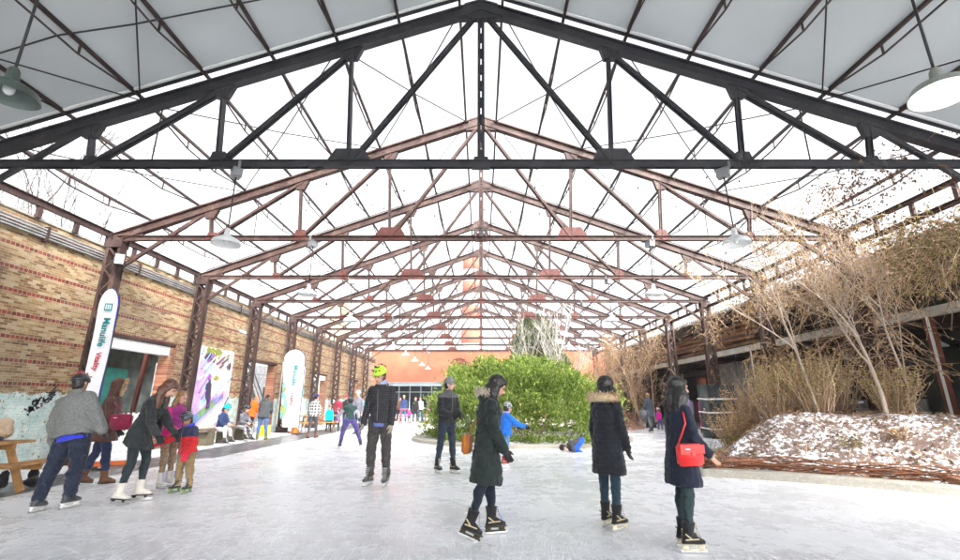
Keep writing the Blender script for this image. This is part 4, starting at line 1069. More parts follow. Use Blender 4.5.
# ------------------------------------------------------------------ people
def skinm(name, c):
    if name in _mc: return _mc[name]
    t = NT(name); o = t.obj(); n = t.noise(o, 30, 3); col = t.mix(n, tuple(x*.88 for x in c), tuple(min(1, x*1.1) for x in c))
    t.b.inputs['Subsurface Weight'].default_value = .08; t.b.inputs['Subsurface Radius'].default_value = (.02, .008, .004)
    _mc[name] = t.fin(col, .5, 0, .35); return _mc[name]
SK_L = skinm('light_skin', (.55, .33, .25)); SK_T = skinm('tan_skin', (.42, .25, .17)); SK_D = skinm('brown_skin', (.28, .15, .1))
M_lip = pbr('lips', (.35, .1, .09), .5); M_eye = pbr('dark_eye', (.03, .02, .02), .2)
def hairm(name, c):
    if name in _mc: return _mc[name]
    t = NT(name); o = t.obj(); n = t.noise(t.map(o, (60, 60, 4)), 3, 3, .6)
    col = t.mix(t.ramp(n, [(.35, 0.0), (.65, 1.0)]), tuple(x*.55 for x in c), tuple(min(1, x*1.7) for x in c))
    t.bump(n, .6, .006); _mc[name] = t.fin(col, .38, 0, .5); return _mc[name]
H_BLK = hairm('black_hair', (.012, .010, .010)); H_BRN = hairm('brown_hair', (.09, .035, .02)); H_LB = hairm('light_brown_hair', (.22, .11, .05))
M_fur = leafmat('tan_fur', [(.32, .19, .09), (.6, .43, .25), (.8, .68, .5)], .9, .1); M_furp = leafmat('pale_fur', [(.4, .34, .27), (.65, .58, .48), (.8, .75, .66)], .9, .1)
M_trim = pbr('tan_boot_trim', (.45, .36, .22), .6); M_blade = pbr('steel_blade', (.5, .51, .53), .25, .1, 5, .05, 20, .9)
M_whsole = pbr('white_blade_holder', (.7, .7, .68), .4, .08)
M_blk = cloth('black_leather', (.018, .018, .02), .3, .3, .45, .4)
def dvec(f, o, s): return V((s*sin(o), cos(o)*sin(f), -cos(o)*cos(f)))
def fold(me, amp, sc, seed=0, mode=None, quilt=0, qs=30):
    vs = me.vertices; co_ = [0.0]*(len(vs)*3); no = [0.0]*(len(vs)*3); vs.foreach_get('co', co_); vs.foreach_get('normal', no)
    for i in range(len(vs)):
        p = V(co_[3*i:3*i+3]); n = V(no[3*i:3*i+3])
        a = amp*(mn.noise(V((p.x*sc, p.y*sc, p.z*sc*.6+seed)))+.5*mn.noise(V((p.x*sc*2.3, p.y*sc*2.3, p.z*sc*2.9+seed)))+.7*(.5-abs(mn.noise(V((p.x*sc*.9+7, p.y*sc*.9, p.z*sc*1.3+p.x*sc+seed))))*2.4))
        if quilt: a += quilt*abs(sin(p.z*qs))
        for k in range(3): co_[3*i+k] = p[k]+n[k]*a
    vs.foreach_set('co', co_); me.update()
def obm(name, me, mats, parent, colfn=None):
    for m in (mats if isinstance(mats, (list, tuple)) else [mats]): me.materials.append(m)
    if colfn:
        for p in me.polygons: p.material_index = colfn(p.center)
    o = bpy.data.objects.new(name, me); C.objects.link(o); o.parent = parent; return o
def hand(mb, w, d, side, H, curl=.5, grow=0.0, mitten=False):
    # palm from the wrist w along d; side = thumb side vector
    d = V(d).normalized(); sd = V(side); sd = (sd-d*sd.dot(d)).normalized(); nrm = d.cross(sd).normalized()
    pl = .052*H*1.0; pw = .021*H+grow; th = .009*H+grow*.7
    mb.loft([(w-d*.01, sd, pw*.7, nrm, th*1.1), (w+d*pl*.4, sd, pw, nrm, th*1.25), (w+d*pl, sd, pw*.98, nrm, th)], 12)
    L = [.036, .041, .038, .029]
    if mitten:
        e = w+d*pl*.95; b = (d*cos(curl*.8)+nrm*sin(curl*.8)).normalized()
        mb.loft([(e-d*.01, sd, pw, nrm, th*1.1), (e+b*.022*H, sd, pw*.95, nrm, th*1.1), (e+b*.040*H, sd, pw*.6, nrm, th*.8)], 12)
    else:
        for k in range(4):
            off = sd*((1.5-k)*pw*.52); p = w+d*pl*.97+off; dd = d.copy(); r = .0050*H+grow*.55; a = 0; pts = [p-d*.01]
            for s in (.45, .33, .24):
                a += curl*(.35+.1*k); dd = (d*cos(a)+nrm*sin(a)+sd*(.05*(1.5-k))).normalized(); p = p+dd*L[k]*H*s; pts.append(p.copy())
            mb.tube(pts, [r, r, r*.92, r*.75], 7); mb.ell(pts[-1], r*.8, r*.8, r*.8, None, 6, 5)
    p = w+d*pl*.28+sd*pw*.8; a1 = (d*.75+sd*.65+nrm*.25*curl).normalized(); p2 = p+a1*.024*H; p3 = p2+(d*.9+sd*.2+nrm*.4*curl).normalized()*.020*H
    mb.tube([p-a1*.01, p2, p3], [.0062*H+grow*.6, .0055*H+grow*.55, .0045*H+grow*.45], 7); mb.ell(p3, .0048*H+grow*.4, .0048*H+grow*.4, .0048*H+grow*.4, None, 6, 5)
def person(label, px, py, rot, T, pose={}, fit={}, lod=0, loc=None, group=None, ground=True, hold=None):
    rr = random.Random(hash(label) % 1000 if False else len(label)*7+int(px)); P = dict(lean=3, side=0, legL=(4, 5, 6, 0), legR=(-3, 5, 6, 0), armL=(5, 8, 15, 0), armR=(5, 8, 15, 0), head=(5, 0), htilt=0, hands=.5); P.update(pose)
    Fk = dict(skin=SK_L, hair=H_BLK, hairlen=0, headgear=None, top=('jacket', None, .0), pants=None, shoes='skate', shoecol=M_blk, glove=None, bulk=.012, hood=None, fur=False, child=False, waist=1.0); Fk.update(fit)
    child = Fk['child']; hs = 1.3 if child else 1.09; fem = Fk.get('fem', False)
    sk = {'skate': .075, 'boot': .025, 'shoe': .02}[Fk['shoes']]
    gear = .022 if Fk['headgear'] in ('helmet',) else .012
    def joints(H):
        J = {}
        J['pel'] = V((0, 0, 0)); ln, sdv = R(P['lean']), R(P['side']); up = V((sin(sdv), sin(ln)*cos(sdv), cos(ln)*cos(sdv))); J['up'] = up
        rt = V((1, 0, 0)); rt = (rt-up*rt.dot(up)).normalized(); tw = R(P.get('twist', 0)); J['rt0'] = rt; J['rt'] = (Quaternion(up, tw) @ rt); J['fw'] = J['up'].cross(J['rt']).normalized(); J['fw0'] = up.cross(rt)
        tl = .30 if not child else .30
        J['ch'] = up*tl*H; sw = (.098 if not fem else .088)*(1.0 if not child else 1.0)
        J['nk'] = J['ch']+up*.035*H
        hp, hy = R(P['head'][0]), R(P['head'][1]); hu = (Matrix.Rotation(-hp, 3, J['rt']) @ up); hu = hu.normalized(); hq = Matrix.Rotation(hy, 3, up) ; hr = (hq @ J['rt']); hr = (hr-hu*hr.dot(hu)).normalized()
        hr = Matrix.Rotation(R(P['htilt']), 3, hu.cross(hr)) @ hr
        hf = hu.cross(hr).normalized(); J['hu'], J['hr'], J['hf'] = hu, hr, hf
        J['hd'] = J['nk']+(hu*.085+hf*.014)*H*(1.1 if child else 1)
        for s, n in ((-1, 'L'), (1, 'R')):
            hf_, ho, kb, fp = [R(x) for x in P['leg'+n][:4]]
            h = rt*(s*.052*H); d1 = dvec(hf_, ho, s); d2 = dvec(hf_-kb, ho*.6 if len(P['leg'+n]) < 5 else R(P['leg'+n][4]), s)
            ll = .245 if not child else .215
            J['hip'+n] = h; J['kn'+n] = h+d1*ll*H; J['an'+n] = J['kn'+n]+d2*ll*H; J['d2'+n] = d2; J['fp'+n] = fp
            a = P['arm'+n]; f_, o_, e_, i_ = [R(x) for x in a[:4]]
            def toworld(v): return J['rt']*v.x+J['fw']*v.y+J['up']*v.z
            sh = J['ch']+J['rt']*(s*sw*H)-J['up']*.030*H; a1 = toworld(dvec(f_, o_, s)); v2 = dvec(f_+e_, o_*.6, s); v2 = (v2+V((-s*sin(i_), 0, 0))).normalized(); a2 = toworld(v2)
            J['sh'+n] = sh; J['el'+n] = sh+a1*.165*H; J['wr'+n] = J['el'+n]+a2*.145*H; J['a2'+n] = a2
        return J
    J1 = joints(1.0)
    an_h = .04
    low = min(J1['anL'].z, J1['anR'].z); topz = (J1['hd']+J1['hu']*(.072*hs)).z
    H = P.get('H', (T-sk-gear)/(topz-low+an_h)); J = joints(H)
    low = min(J['an'+n].z for n in 'LR'); zsh = an_h*H+sk-low
    if not ground: zsh = P.get('z', .5)
    for k in J:
        if isinstance(J[k], V) and k not in ('up', 'rt', 'rt0', 'fw', 'fw0', 'hu', 'hr', 'hf', 'd2L', 'd2R', 'a2L', 'a2R'): J[k] = J[k]+V((0, 0, zsh))
    g = loc if loc is not None else gp(px, py); g = V(g)
    mean = (J['anL']+J['anR'])/2; rz = R(rot); off = Matrix.Rotation(rz, 3, 'Z') @ V((mean.x, mean.y, 0))
    if not ground: off = V((0, 0, 0))
    root = empty('person', (g.x-off.x, g.y-off.y, g.z), rz, label, 'person', group)
    up, rt, fw = J['up'], J['rt'], J['fw']; rt0 = J['rt0']; fw0 = J['fw0']
    vs = (.0085, .016, .028)[lod]
    # ---- body
    b = MB(); hc = J['hd']; hu, hr, hf = J['hu'], J['hr'], J['hf']; Rm = Matrix((hr, hf, hu)).transposed(); S = H*hs
    b.ell(hc+hu*.012*S-hf*.006*S, .044*S, .054*S, .054*S, Rm); b.ell(hc-hu*.022*S+hf*.014*S, .034*S, .038*S, .044*S, Rm)
    b.ell(hc-hu*.05*S+hf*.03*S, .016*S, .014*S, .014*S, Rm, 8, 6)
    if lod < 2:
        b.cone(hc+hf*.048*S+hu*.004*S, hc+hf*.060*S-hu*.018*S, .005*S, .0085*S, 8)
        for s in (-1, 1): b.ell(hc+hr*(s*.044*S)-hf*.002*S-hu*.008*S, .005*S, .012*S, .018*S, Rm, 8, 6); b.ell(hc+hr*(s*.018*S)+hf*.043*S+hu*.014*S, .014*S, .006*S, .006*S, Rm, 8, 6)
    b.cone(J['nk']-up*.03*H, hc-hu*.02*S-hf*.008*S, .031*H, .029*H, 10)
    b.loft([(J['pel']-up*.03*H, rt0, .07*H, fw0, .055*H), (J['pel']+up*.03*H, rt0, .085*H, fw0, .06*H), (J['pel']+up*.12*H, rt, .068*H, fw, .052*H), (J['ch']-up*.07*H, rt, .085*H, fw, .062*H), (J['ch']-up*.01*H, rt, .095*H, fw, .05*H), (J['ch']+up*.02*H, rt, .05*H, fw, .04*H)], 14)
    for n, s in (('L', -1), ('R', 1)):
        b.cone(J['hip'+n], J['kn'+n], .044*H, .025*H, 10); b.cone(J['kn'+n], J['an'+n], .025*H, .017*H, 10); c_ = J['kn'+n].lerp(J['an'+n], .3); b.ell(c_-V((0, .004*H, 0)), .025*H, .026*H, .05*H)
        b.cone(J['an'+n], J['an'+n]+V((0, cos(J['fp'+n]), -sin(J['fp'+n])-.25))*(.05*H), .017*H, .010*H, 8)
        b.cone(J['sh'+n], J['el'+n], .027*H, .021*H, 10); b.cone(J['el'+n], J['wr'+n], .021*H, .014*H, 10)
        tv = (fw-up*.2)-J['a2'+n]*0; hand(b, J['wr'+n], J['a2'+n], fw+up*.3+rt*(-s*.4), S if child else H, P['hands'] if not isinstance(P['hands'], dict) else P['hands'].get(n, .5))
    me = voxel(b, vs*.8 if lod == 0 else vs, 2)
    body = obm('body', me, Fk['skin'], root)
    if lod < 2:                                    # eyes, brows and lips merged into the body mesh
        q = MB()
        for s in (-1, 1):
            q.cur = 1; q.ell(hc+hr*(s*.018*S)+hf*.0455*S+hu*.003*S, .0065*S, .004*S, .0045*S, Rm, 8, 6)
            q.tube([hc+hr*(s*.008*S)+hf*.051*S+hu*.017*S, hc+hr*(s*.028*S)+hf*.045*S+hu*.018*S], .0022*S, 5)
        q.cur = 0; q.ell(hc+hf*.0495*S-hu*.034*S, .012*S, .005*S, .0045*S, Rm, 8, 6)
        q.f = q.f; em = q.mesh('face', [M_lip, M_eye], True)
        import bmesh
        bm = bmesh.new(); bm.from_mesh(me); k0 = len(bm.faces); bm.from_mesh(em); bm.faces.ensure_lookup_table()
        for f_ in bm.faces[k0:]: f_.material_index += 1
        bm.to_mesh(me); bm.free(); me.materials.append(M_lip); me.materials.append(M_eye); bpy.data.meshes.remove(em)
        me.polygons.foreach_set('use_smooth', [True]*len(me.polygons))
    # ---- trousers
    bk = Fk['bulk']; pb = Fk.get('pbulk', .006); q = MB()
    q.loft([(J['pel']-V((0, 0, .05*H)), rt0, .06*H+pb, fw0, .05*H+pb), (J['pel']+up*.0*H, rt0, .09*H+pb, fw0, .066*H+pb), (J['pel']+up*.06*H, rt0, .083*H+pb, fw0, .06*H+pb)], 14)
    for n in 'LR':
        q.cone(J['hip'+n]-V((0, 0, 0)), J['kn'+n], .056*H+pb, .036*H+pb, 12); a_ = J['an'+n]-J['d2'+n]*(.02*H if Fk['shoes'] == 'skate' else 0)
        fl = Fk.get('flare', .0)
        q.cone(J['kn'+n], a_, .036*H+pb, .025*H+pb+fl, 12); c_ = J['kn'+n].lerp(a_, .3); q.ell(c_-V((0, .008*H, 0)), .032*H+pb, .034*H+pb, .06*H)
    me = voxel(q, vs*1.2, 2); 
    if lod < 2: fold(me, .008+pb*.35, 16, px)
    obm('trousers', me, Fk['pants'] or cloth('navy_trousers', (.03, .035, .06)), root, Fk.get('pantfn'))
    # ---- top
    tp, tm, tl_ = Fk['top']; tm = tm or cloth('dark_jacket', (.03, .03, .035)); q = MB(); wv = Fk['waist']
    secs = []
    if tl_ > 0:          # coat skirt, hanging from the waist to tl_ * H below the pelvis
        dn = V((0, 0, -1)); kf = (J['knL']+J['knR'])/2-J['pel']; kf.z = 0; fl = Fk.get('skirt', 1.0)
        for f_ in (1.0, .92, .66, .33):
            c_ = J['pel']+dn*tl_*H*f_+kf*min(1, tl_/.25)*f_*.6
            spread = abs(J['knL'].y-J['knR'].y)*.18*f_
            secs.append((c_, rt0, (.10+.012*f_*fl)*H*(.97 if f_ == 1 else 1)+bk, fw0, (.075+.012*f_*fl)*H*(.97 if f_ == 1 else 1)+bk+spread))
    secs += [(J['pel']-up*(.02 if tl_ == 0 else 0)*H, rt0, .098*H+bk, fw0, .072*H+bk), (J['pel']+up*.06*H, rt0, (.090*H+bk)*wv, fw0, (.066*H+bk)*wv), (J['pel']+up*.13*H, rt, (.085*H+bk)*wv, fw, (.064*H+bk)*wv),
             (J['ch']-up*.08*H, rt, .096*H+bk, fw, .073*H+bk), (J['ch']-up*.035*H, rt, .100*H+bk*.8, fw, .066*H+bk*.8), (J['ch']-up*.005*H, rt, .082*H+bk*.6, fw, .056*H+bk*.6), (J['ch']+up*.018*H, rt, .056*H+bk*.5, fw, .046*H+bk*.5), (J['nk']+up*.0*H, rt, .042*H+bk*.5, fw, .042*H+bk*.5)]
    q.loft(secs, 18); q.loft([(J['nk']-up*.02*H, rt, .042*H+bk*.6, fw, .044*H+bk*.6), (J['nk']+up*.022*H+fw*.004, rt, .036*H+bk*.5, fw, .038*H+bk*.5)], 14)
    gl = Fk['glove']
    for n in 'LR':
        w_ = J['wr'+n]-J['a2'+n]*.006*H
        q.cone(J['sh'+n], J['el'+n], .033*H+bk*.8, .028*H+bk*.8, 12); q.cone(J['el'+n], w_, .028*H+bk*.85, .022*H+bk*.6, 12)
    me = voxel(q, vs*1.25, 2)
    if lod < 2: fold(me, 1.05*Fk.get('famp', .011), Fk.get('fsc', 11), px, quilt=Fk.get('quilt', 0), qs=Fk.get('qs', 60))
    jk = obm('coat' if tl_ > .08 else 'jacket', me, tm, root, (lambda c_: Fk['topfn'](c_, J, H)) if 'topfn' in Fk else None)
    if 'under' in Fk:       # shirt hem that shows below the jacket
        q = MB(); q.loft([(J['pel']-up*.055*H, rt0, .098*H+bk*.5, fw0, .073*H+bk*.5), (J['pel']+up*.03*H, rt0, .094*H+bk*.4, fw0, .068*H+bk*.4)], 18); obm('shirt_hem', voxel(q, vs*1.3, 1), Fk['under'], root)
    if 'collar' in Fk:
        q = MB(); q.loft([(J['nk']-up*.012*H, rt, .042*H+bk*.8, fw, .046*H+bk*.8), (J['nk']+up*.03*H, rt, .036*H+bk*.8, fw, .04*H+bk*.8)], 14); obm('scarf', voxel(q, vs, 1), Fk['collar'], root)
    if lod < 2 and tp == 'zip':
        q = MB(); pts = [J['pel']+up*f_*H+fw*(.074*H+bk+.004) for f_ in (.0, .06)]+[J['pel']+up*.13*H+fw*((.064*H+bk)*wv+.006), J['ch']-up*.08*H+fw*(.073*H+bk+.006), J['ch']-up*.02*H+fw*(.062*H+bk+.004)]
        q.tube(pts, .004, 6); q.build('zip', M_galv, root, True)
    # ---- hood (down) and fur
    if Fk['hood']:
        if Fk['hood'] == 'up':
            q = MB(); q.ell(hc+hu*.008*S-hf*.014*S, .062*S, .064*S, .075*S, Rm); q.loft([(J['nk']-up*.02*H-fw*.01, rt, .06*H, fw, .055*H), (hc-hu*.03*S-hf*.012*S, hr, .058*S, hf, .054*S)], 14)
            me = voxel(q, vs*1.2, 2); fold(me, .006, 14, 3); obm('hood', me, Fk.get('hoodm', tm if not isinstance(tm, (list, tuple)) else tm[0]), root)
        else:
            q = MB(); q.ell(J['nk']-fw*.052*H-up*.012*H, .072*H, .034*H, .045*H, Matrix((rt, fw, up)).transposed())
            for s in (-1, 1): q.ell(J['nk']+rt*(s*.045*H)-fw*.012*H+up*.004*H, .026*H, .045*H, .026*H, Matrix((rt, fw, up)).transposed())
            me = voxel(q, vs*1.2, 2); fold(me, .006, 16, 5); obm('hood', me, Fk.get('hoodm', tm if not isinstance(tm, (list, tuple)) else tm[0]), root)
    if Fk['fur'] and Fk['hood'] != 'up':
        big = Fk['fur'] == 'big'; cc_ = J['nk']+up*((-.004 if big else .02)*H)-fw*.026*H; wd = .105 if big else .062; a0, a1 = (pi*.86, pi*2.14) if big else (pi*.55, pi*2.45)
        q = MB(); q.tube([cc_+rt*(wd*H*cos(a0+(a1-a0)*i/14))+fw*(.064*H*sin(a0+(a1-a0)*i/14))-up*(0 if big else .03*H*max(0, sin(a0+(a1-a0)*i/14))) for i in range(15)], [(.034 if big else .013)*H*(.6+.4*sin(pi*i/14)) for i in range(15)], 8)
        me = voxel(q, vs, 1); fold(me, .006, 40, 8); obm('fur_roll', me, M_furp if Fk.get('furm') == 'pale' else M_fur, root)
    if Fk['fur']:
        q = MB(); N_ = 1500 if lod == 0 else 500
        for k in range(N_):
            if Fk['hood'] == 'up':
                a = rr.uniform(0, 2*pi); rad = V((cos(a), 0, sin(a))); p = hc+hr*(.056*S*cos(a))+hu*(.068*S*sin(a)-.004*S)+hf*.036*S; od = (hr*cos(a)+hu*sin(a)+hf*rr.uniform(-.2, .9))
            else:
                a = rr.uniform(pi*.86, pi*2.14) if Fk['fur'] == 'big' else rr.uniform(pi*.55, pi*2.45); cc_ = J['nk']+up*((.0 if Fk['fur'] == 'big' else .022)*H)-fw*.028*H
                wd = .105 if Fk['fur'] == 'big' else .062
                p = cc_+rt*(wd*H*cos(a))+fw*(.064*H*sin(a))+up*(rr.gauss(0, .010)*H-(0 if Fk['fur'] == 'big' else .03*H*max(0, sin(a)))); od = rt*cos(a)+fw*sin(a)+up*rr.gauss(.1, .7)
            od = (od+V((rr.gauss(0, .35), rr.gauss(0, .35), rr.gauss(0, .35)))).normalized(); leafquad(q, p-od*.008, od, .012*H/1.6, rr.uniform(.03, .055)*H/1.6*(1.5 if Fk['fur'] == 'big' else 1), rr)
        q.build('fur_trim', M_furp if Fk.get('furm') == 'pale' else M_fur, root)
    # ---- hair
    hl = Fk['hairlen']
    if Fk['hood'] != 'up' or hl > 0:
        if Fk['hair']:
            hb = Fk.get('hb', 1.0); q = MB(); q.ell(hc+hu*.018*S-hf*.012*S*hb**2, .048*S*hb, .055*S*hb**.6, .055*S*hb**.6, Rm)
            q.ell(hc-hf*.022*S-hu*.015*S, .043*S*hb, .036*S*hb, .045*S, Rm)
            if Fk.get('bob'): q.ell(hc-hf*.012*S-hu*.040*S, .056*S*Fk['bob'], .046*S*Fk['bob'], .045*S, Rm)
            if Fk.get('fringe'): q.ell(hc+hu*.040*S+hf*.026*S, .036*S, .026*S, .022*S, Rm, 10, 7)
            if hl > 0:
                hn = P.get('hfall', V((0, -.2, -1))); hn = V(hn).normalized()
                for s in (-1, 0, 1):
                    p0 = hc+hr*(s*.036*S)-hf*(.012 if s else .034)*S+hu*.01*S; p1 = hc+hr*(s*.048*S)-hf*(.012 if s else .04)*S-hu*.045*S
                    e = p1+hn*hl*H*.62+rt*(s*.012*H)-fw*.02*H
                    hv = Fk.get('hvol', 1.0); q.loft([(p0, hr, .020*S, hf, .028*S), (p1, hr, .024*S*hv, hf, .03*S*hv), (p1.lerp(e, .5), hr, .026*S*hv, hf, .028*S*hv), (e, hr, .016*S*hv, hf, .016*S*hv)], 10)
            me = voxel(q, vs, 2); fold(me, .005, 45, 2); obm('hair', me, Fk['hair'], root)
    hg = Fk['headgear']
    if hg == 'helmet':
        q = MB(); n0 = len(q.v); prof = []
        hm = Fk['hatm']; seg = 24
        for i in range(9):
            t = i/8*1.45; 
            for k in range(seg):
                a = 2*pi*k/seg; dz = .076*sin(pi/2-t)
                drop = -.012*max(0, -sin(a)) if i >= 7 else 0
                p = hc+hu*(.012+dz+drop)*S+hr*(.058*sin(t)*cos(a)*S)+hf*((.070*sin(t)*sin(a)-.006)*S); q.v.append(tuple(p))
        for i in range(8):
            for k in range(seg): a = i*seg+k; b2 = i*seg+(k+1) % seg; q.face(a, b2, b2+seg, a+seg)
        q.face(*range(seg))
        he = q.build('helmet', hm, root, True)
        so_ = he.modifiers.new('s', 'SOLIDIFY'); so_.thickness = .014*S/1.6; so_.offset = 1
        if lod < 2:
            for s in (-1.5, -.5, .5, 1.5):
                for t in (.45, .95):
                    q = MB()
                    a0 = pi/2+s*.5; pc = hc+hu*(.014+.082*cos(t))*S+hr*(.066*sin(t)*cos(a0)*S)+hf*((.078*sin(t)*sin(a0)-.006)*S); q.ell(pc, .004*S, .012*S, .006*S, Rm, 8, 6); q.build('vent', Fk.get('ventm', M_black), he, True); q = MB()
                    pc2 = hc+hu*(.014+.082*cos(t))*S+hr*(.066*sin(t)*cos(-a0)*S)+hf*((.078*sin(t)*sin(-a0)-.006)*S); q.ell(pc2, .004*S, .010*S, .005*S, Rm, 8, 6); q.build('vent', Fk.get('ventm', M_black), he, True)
            q = MB()
            for s in (-1, 1): q.tube([hc+hr*(s*.052*S)+hu*.012*S, hc+hr*(s*.045*S)-hu*.03*S+hf*.008*S, hc-hu*.066*S+hf*.018*S], .0035*S, 5)
            q.build('chin_strap', M_black, he)
    elif hg == 'beanie':
        q = MB(); q.ell(hc+hu*.026*S-hf*.007*S, .051*S, .060*S, .058*S, Rm); q.loft([(hc+hu*.014*S-hf*.006*S, hr, .053*S, hf, .062*S), (hc+hu*.038*S-hf*.006*S, hr, .053*S, hf, .062*S)], 18)
        if Fk.get('pom'): q.ell(hc+hu*.092*S, .016*S, .016*S, .016*S)
        me = voxel(q, vs, 1); fold(me, .003, 50, 1); obm('knit_hat', me, Fk['hatm'], root)
    # ---- gloves
    if gl:
        for n, s in (('L', -1), ('R', 1)):
            q = MB(); hand(q, J['wr'+n], J['a2'+n], fw+up*.3+rt*(-s*.4), S if child else H, P['hands'] if not isinstance(P['hands'], dict) else P['hands'].get(n, .5), .006, Fk.get('mitten', False)); q.cone(J['wr'+n]-J['a2'+n]*.022*H, J['wr'+n]+J['a2'+n]*.01, .021*H+.006, .018*H+.006, 10)
            obm('glove', voxel(q, vs*.8 if lod == 0 else vs, 1), gl, root)
    # ---- footwear
    for n, s in (('L', -1), ('R', 1)):
        an = J['an'+n]; fp = J['fp'+n]; yaw = R(P.get('yaw'+n, s*-8 if True else 0)); fd = Quaternion(V((0, 0, 1)), yaw) @ V((0, cos(fp), -sin(fp))); fd.normalize(); fr = V((0, 0, 1)).cross(fd)*-1; fr = fd.cross(V((0, 0, 1))).normalized(); fu = fr.cross(fd).normalized()
        fl = .140*H*(1.05 if child else 1); sol = an-fu*(an_h*H); q = MB(); shm = Fk['shoecol']; bw = .024*H+.005
        hl_ = sol-fd*.042*H; toe = hl_+fd*fl
        q.loft([(hl_+fu*.012, fr, bw*.7, fu, .014), (hl_+fd*.03*H+fu*.022*H, fr, bw*.95, fu, .024*H), (hl_+fd*.08*H+fu*.026*H, fr, bw, fu, .028*H), (hl_+fd*.115*H+fu*.016*H, fr, bw*1.05, fu, .018*H), (toe+fu*.012*H, fr, bw*.6, fu, .012*H)], 14)
        shf = -J['d2'+n]; shh = (.085 if Fk['shoes'] == 'skate' else .075)*H
        if Fk['shoes'] != 'shoe': q.loft([(an-fu*.02*H-fd*.004*H, fr, .027*H+.004, fd, .034*H+.004), (an+shf*.03*H, fr, .027*H+.004, fd, .031*H+.004), (an+shf*shh, fr, .031*H+.008, fd, .036*H+.008)], 14)
        me = voxel(q, max(.007, vs*.8), 1); bo = obm('skate' if Fk['shoes'] == 'skate' else 'boot', me, shm, root)
        if lod < 2:
            q = MB()
            for k in range(7):
                f_ = k/6; p = an+fd*(.036*H+.012+.035*H*(1-f_)**1.5)+shf*(-.012*H+.085*H*f_) if Fk['shoes'] == 'skate' else an+fd*(.032*H+.008)+shf*(.07*H*f_); q.bar(p-fr*.018*H+fu*.003, p+fr*.018*H+fu*.006, .006, .006)
            q.build('laces', Fk.get('lacem', M_whsole), bo)
            if lod == 0 and Fk['shoes'] == 'skate' and not Fk.get('figure'):
                for s_ in (-1, 1):
                    x_ = fr*(s_*(bw+.006)); q = MB(); q.bar(an+x_*.95-fu*.012*H-fd*.03*H, an+x_*1.0-fu*.006*H+fd*.055*H, .006, .010, fu); q.build('boot_trim', Fk.get('trimm', M_trim), bo)
                    q = MB(); q.bar(an+x_*1.02-fd*.030*H+shf*.022*H, an+x_*1.0+fd*.01*H-fu*.008*H, .006, .012, fu); q.build('boot_trim', Fk.get('trimm', M_trim), bo)
        if Fk['shoes'] == 'skate':
            fig = Fk.get('figure', False); q = MB()
            def pt(a, b_, c_=0): return sol+fd*a*H+fu*b_+fr*c_
            q.loft([(pt(-.046, -.006), fr, bw*.75, fu, .007), (pt(.0, -.006), fr, bw*.85, fu, .007), (pt(.07, -.006), fr, bw*1.02, fu, .007), (pt(.108, -.004), fr, bw*.5, fu, .006)], 12)
            hh = .05 if not fig else .04
            if not fig:
                for a0, a1 in ((-.044, -.004), (.048, .096)): q.loft([(pt((a0+a1)/2, -.008), fd, (a1-a0)*H*.5, fr, .014), (pt((a0+a1)/2, -hh), fd, (a1-a0)*H*.42, fr, .006)], 12)
                q.bar(pt(-.046, -hh+.004), pt(.10, -hh+.004), .011, .016, fu)
            else:
                q.loft([(pt(-.03, -.004), fd, .02*H, fr, bw*.7), (pt(-.03, -.03), fd, .016*H, fr, bw*.55)], 12)
                for a0 in (-.03, .055): q.bar(pt(a0, -.01), pt(a0, -hh), .008, .03, fd)
            q.build('blade_holder', Fk.get('holderm', M_whsole), bo, True)
            q = MB(); q.prism([(-.052, -.072), (.10, -.072), (.112, -.062), (.114, -hh+.002), (-.056, -hh+.002)], 'x', -.003, .003)
            q.v = [tuple(pt(v[1], v[2], v[0])) for v in q.v]; q.build('blade', M_blade, bo)
        elif lod < 2:
            q = MB(); q.loft([(hl_+fu*-.008, fr, bw*.8, fu, .012), (hl_+fd*.07*H-fu*.008, fr, bw*1.1, fu, .012), (toe-fu*.006, fr, bw*.6, fu, .010)], 12); q.build('sole', M_black, bo, True)
        W = lambda v: root.matrix_basis @ v
    return root, {k: W(J[k]) if k not in ('up', 'rt', 'rt0', 'fw', 'fw0', 'hu', 'hr', 'hf', 'd2L', 'd2R', 'a2L', 'a2R', 'fpL', 'fpR') else (root.matrix_basis.to_3x3() @ J[k] if isinstance(J[k], V) else J[k]) for k in J}, H
CLO = cloth
G_BLK = cloth('black_glove_cloth', (.015, .015, .017), .3, .3); DEN = cloth('dark_denim', (.03, .05, .09), .3, .4); DEN2 = cloth('blue_denim', (.06, .12, .26), .3, .4)
BLK = cloth('black_cloth', (.016, .016, .018), .3, .5); NAVY = cloth('navy_cloth', (.02, .027, .05), .3, .5)
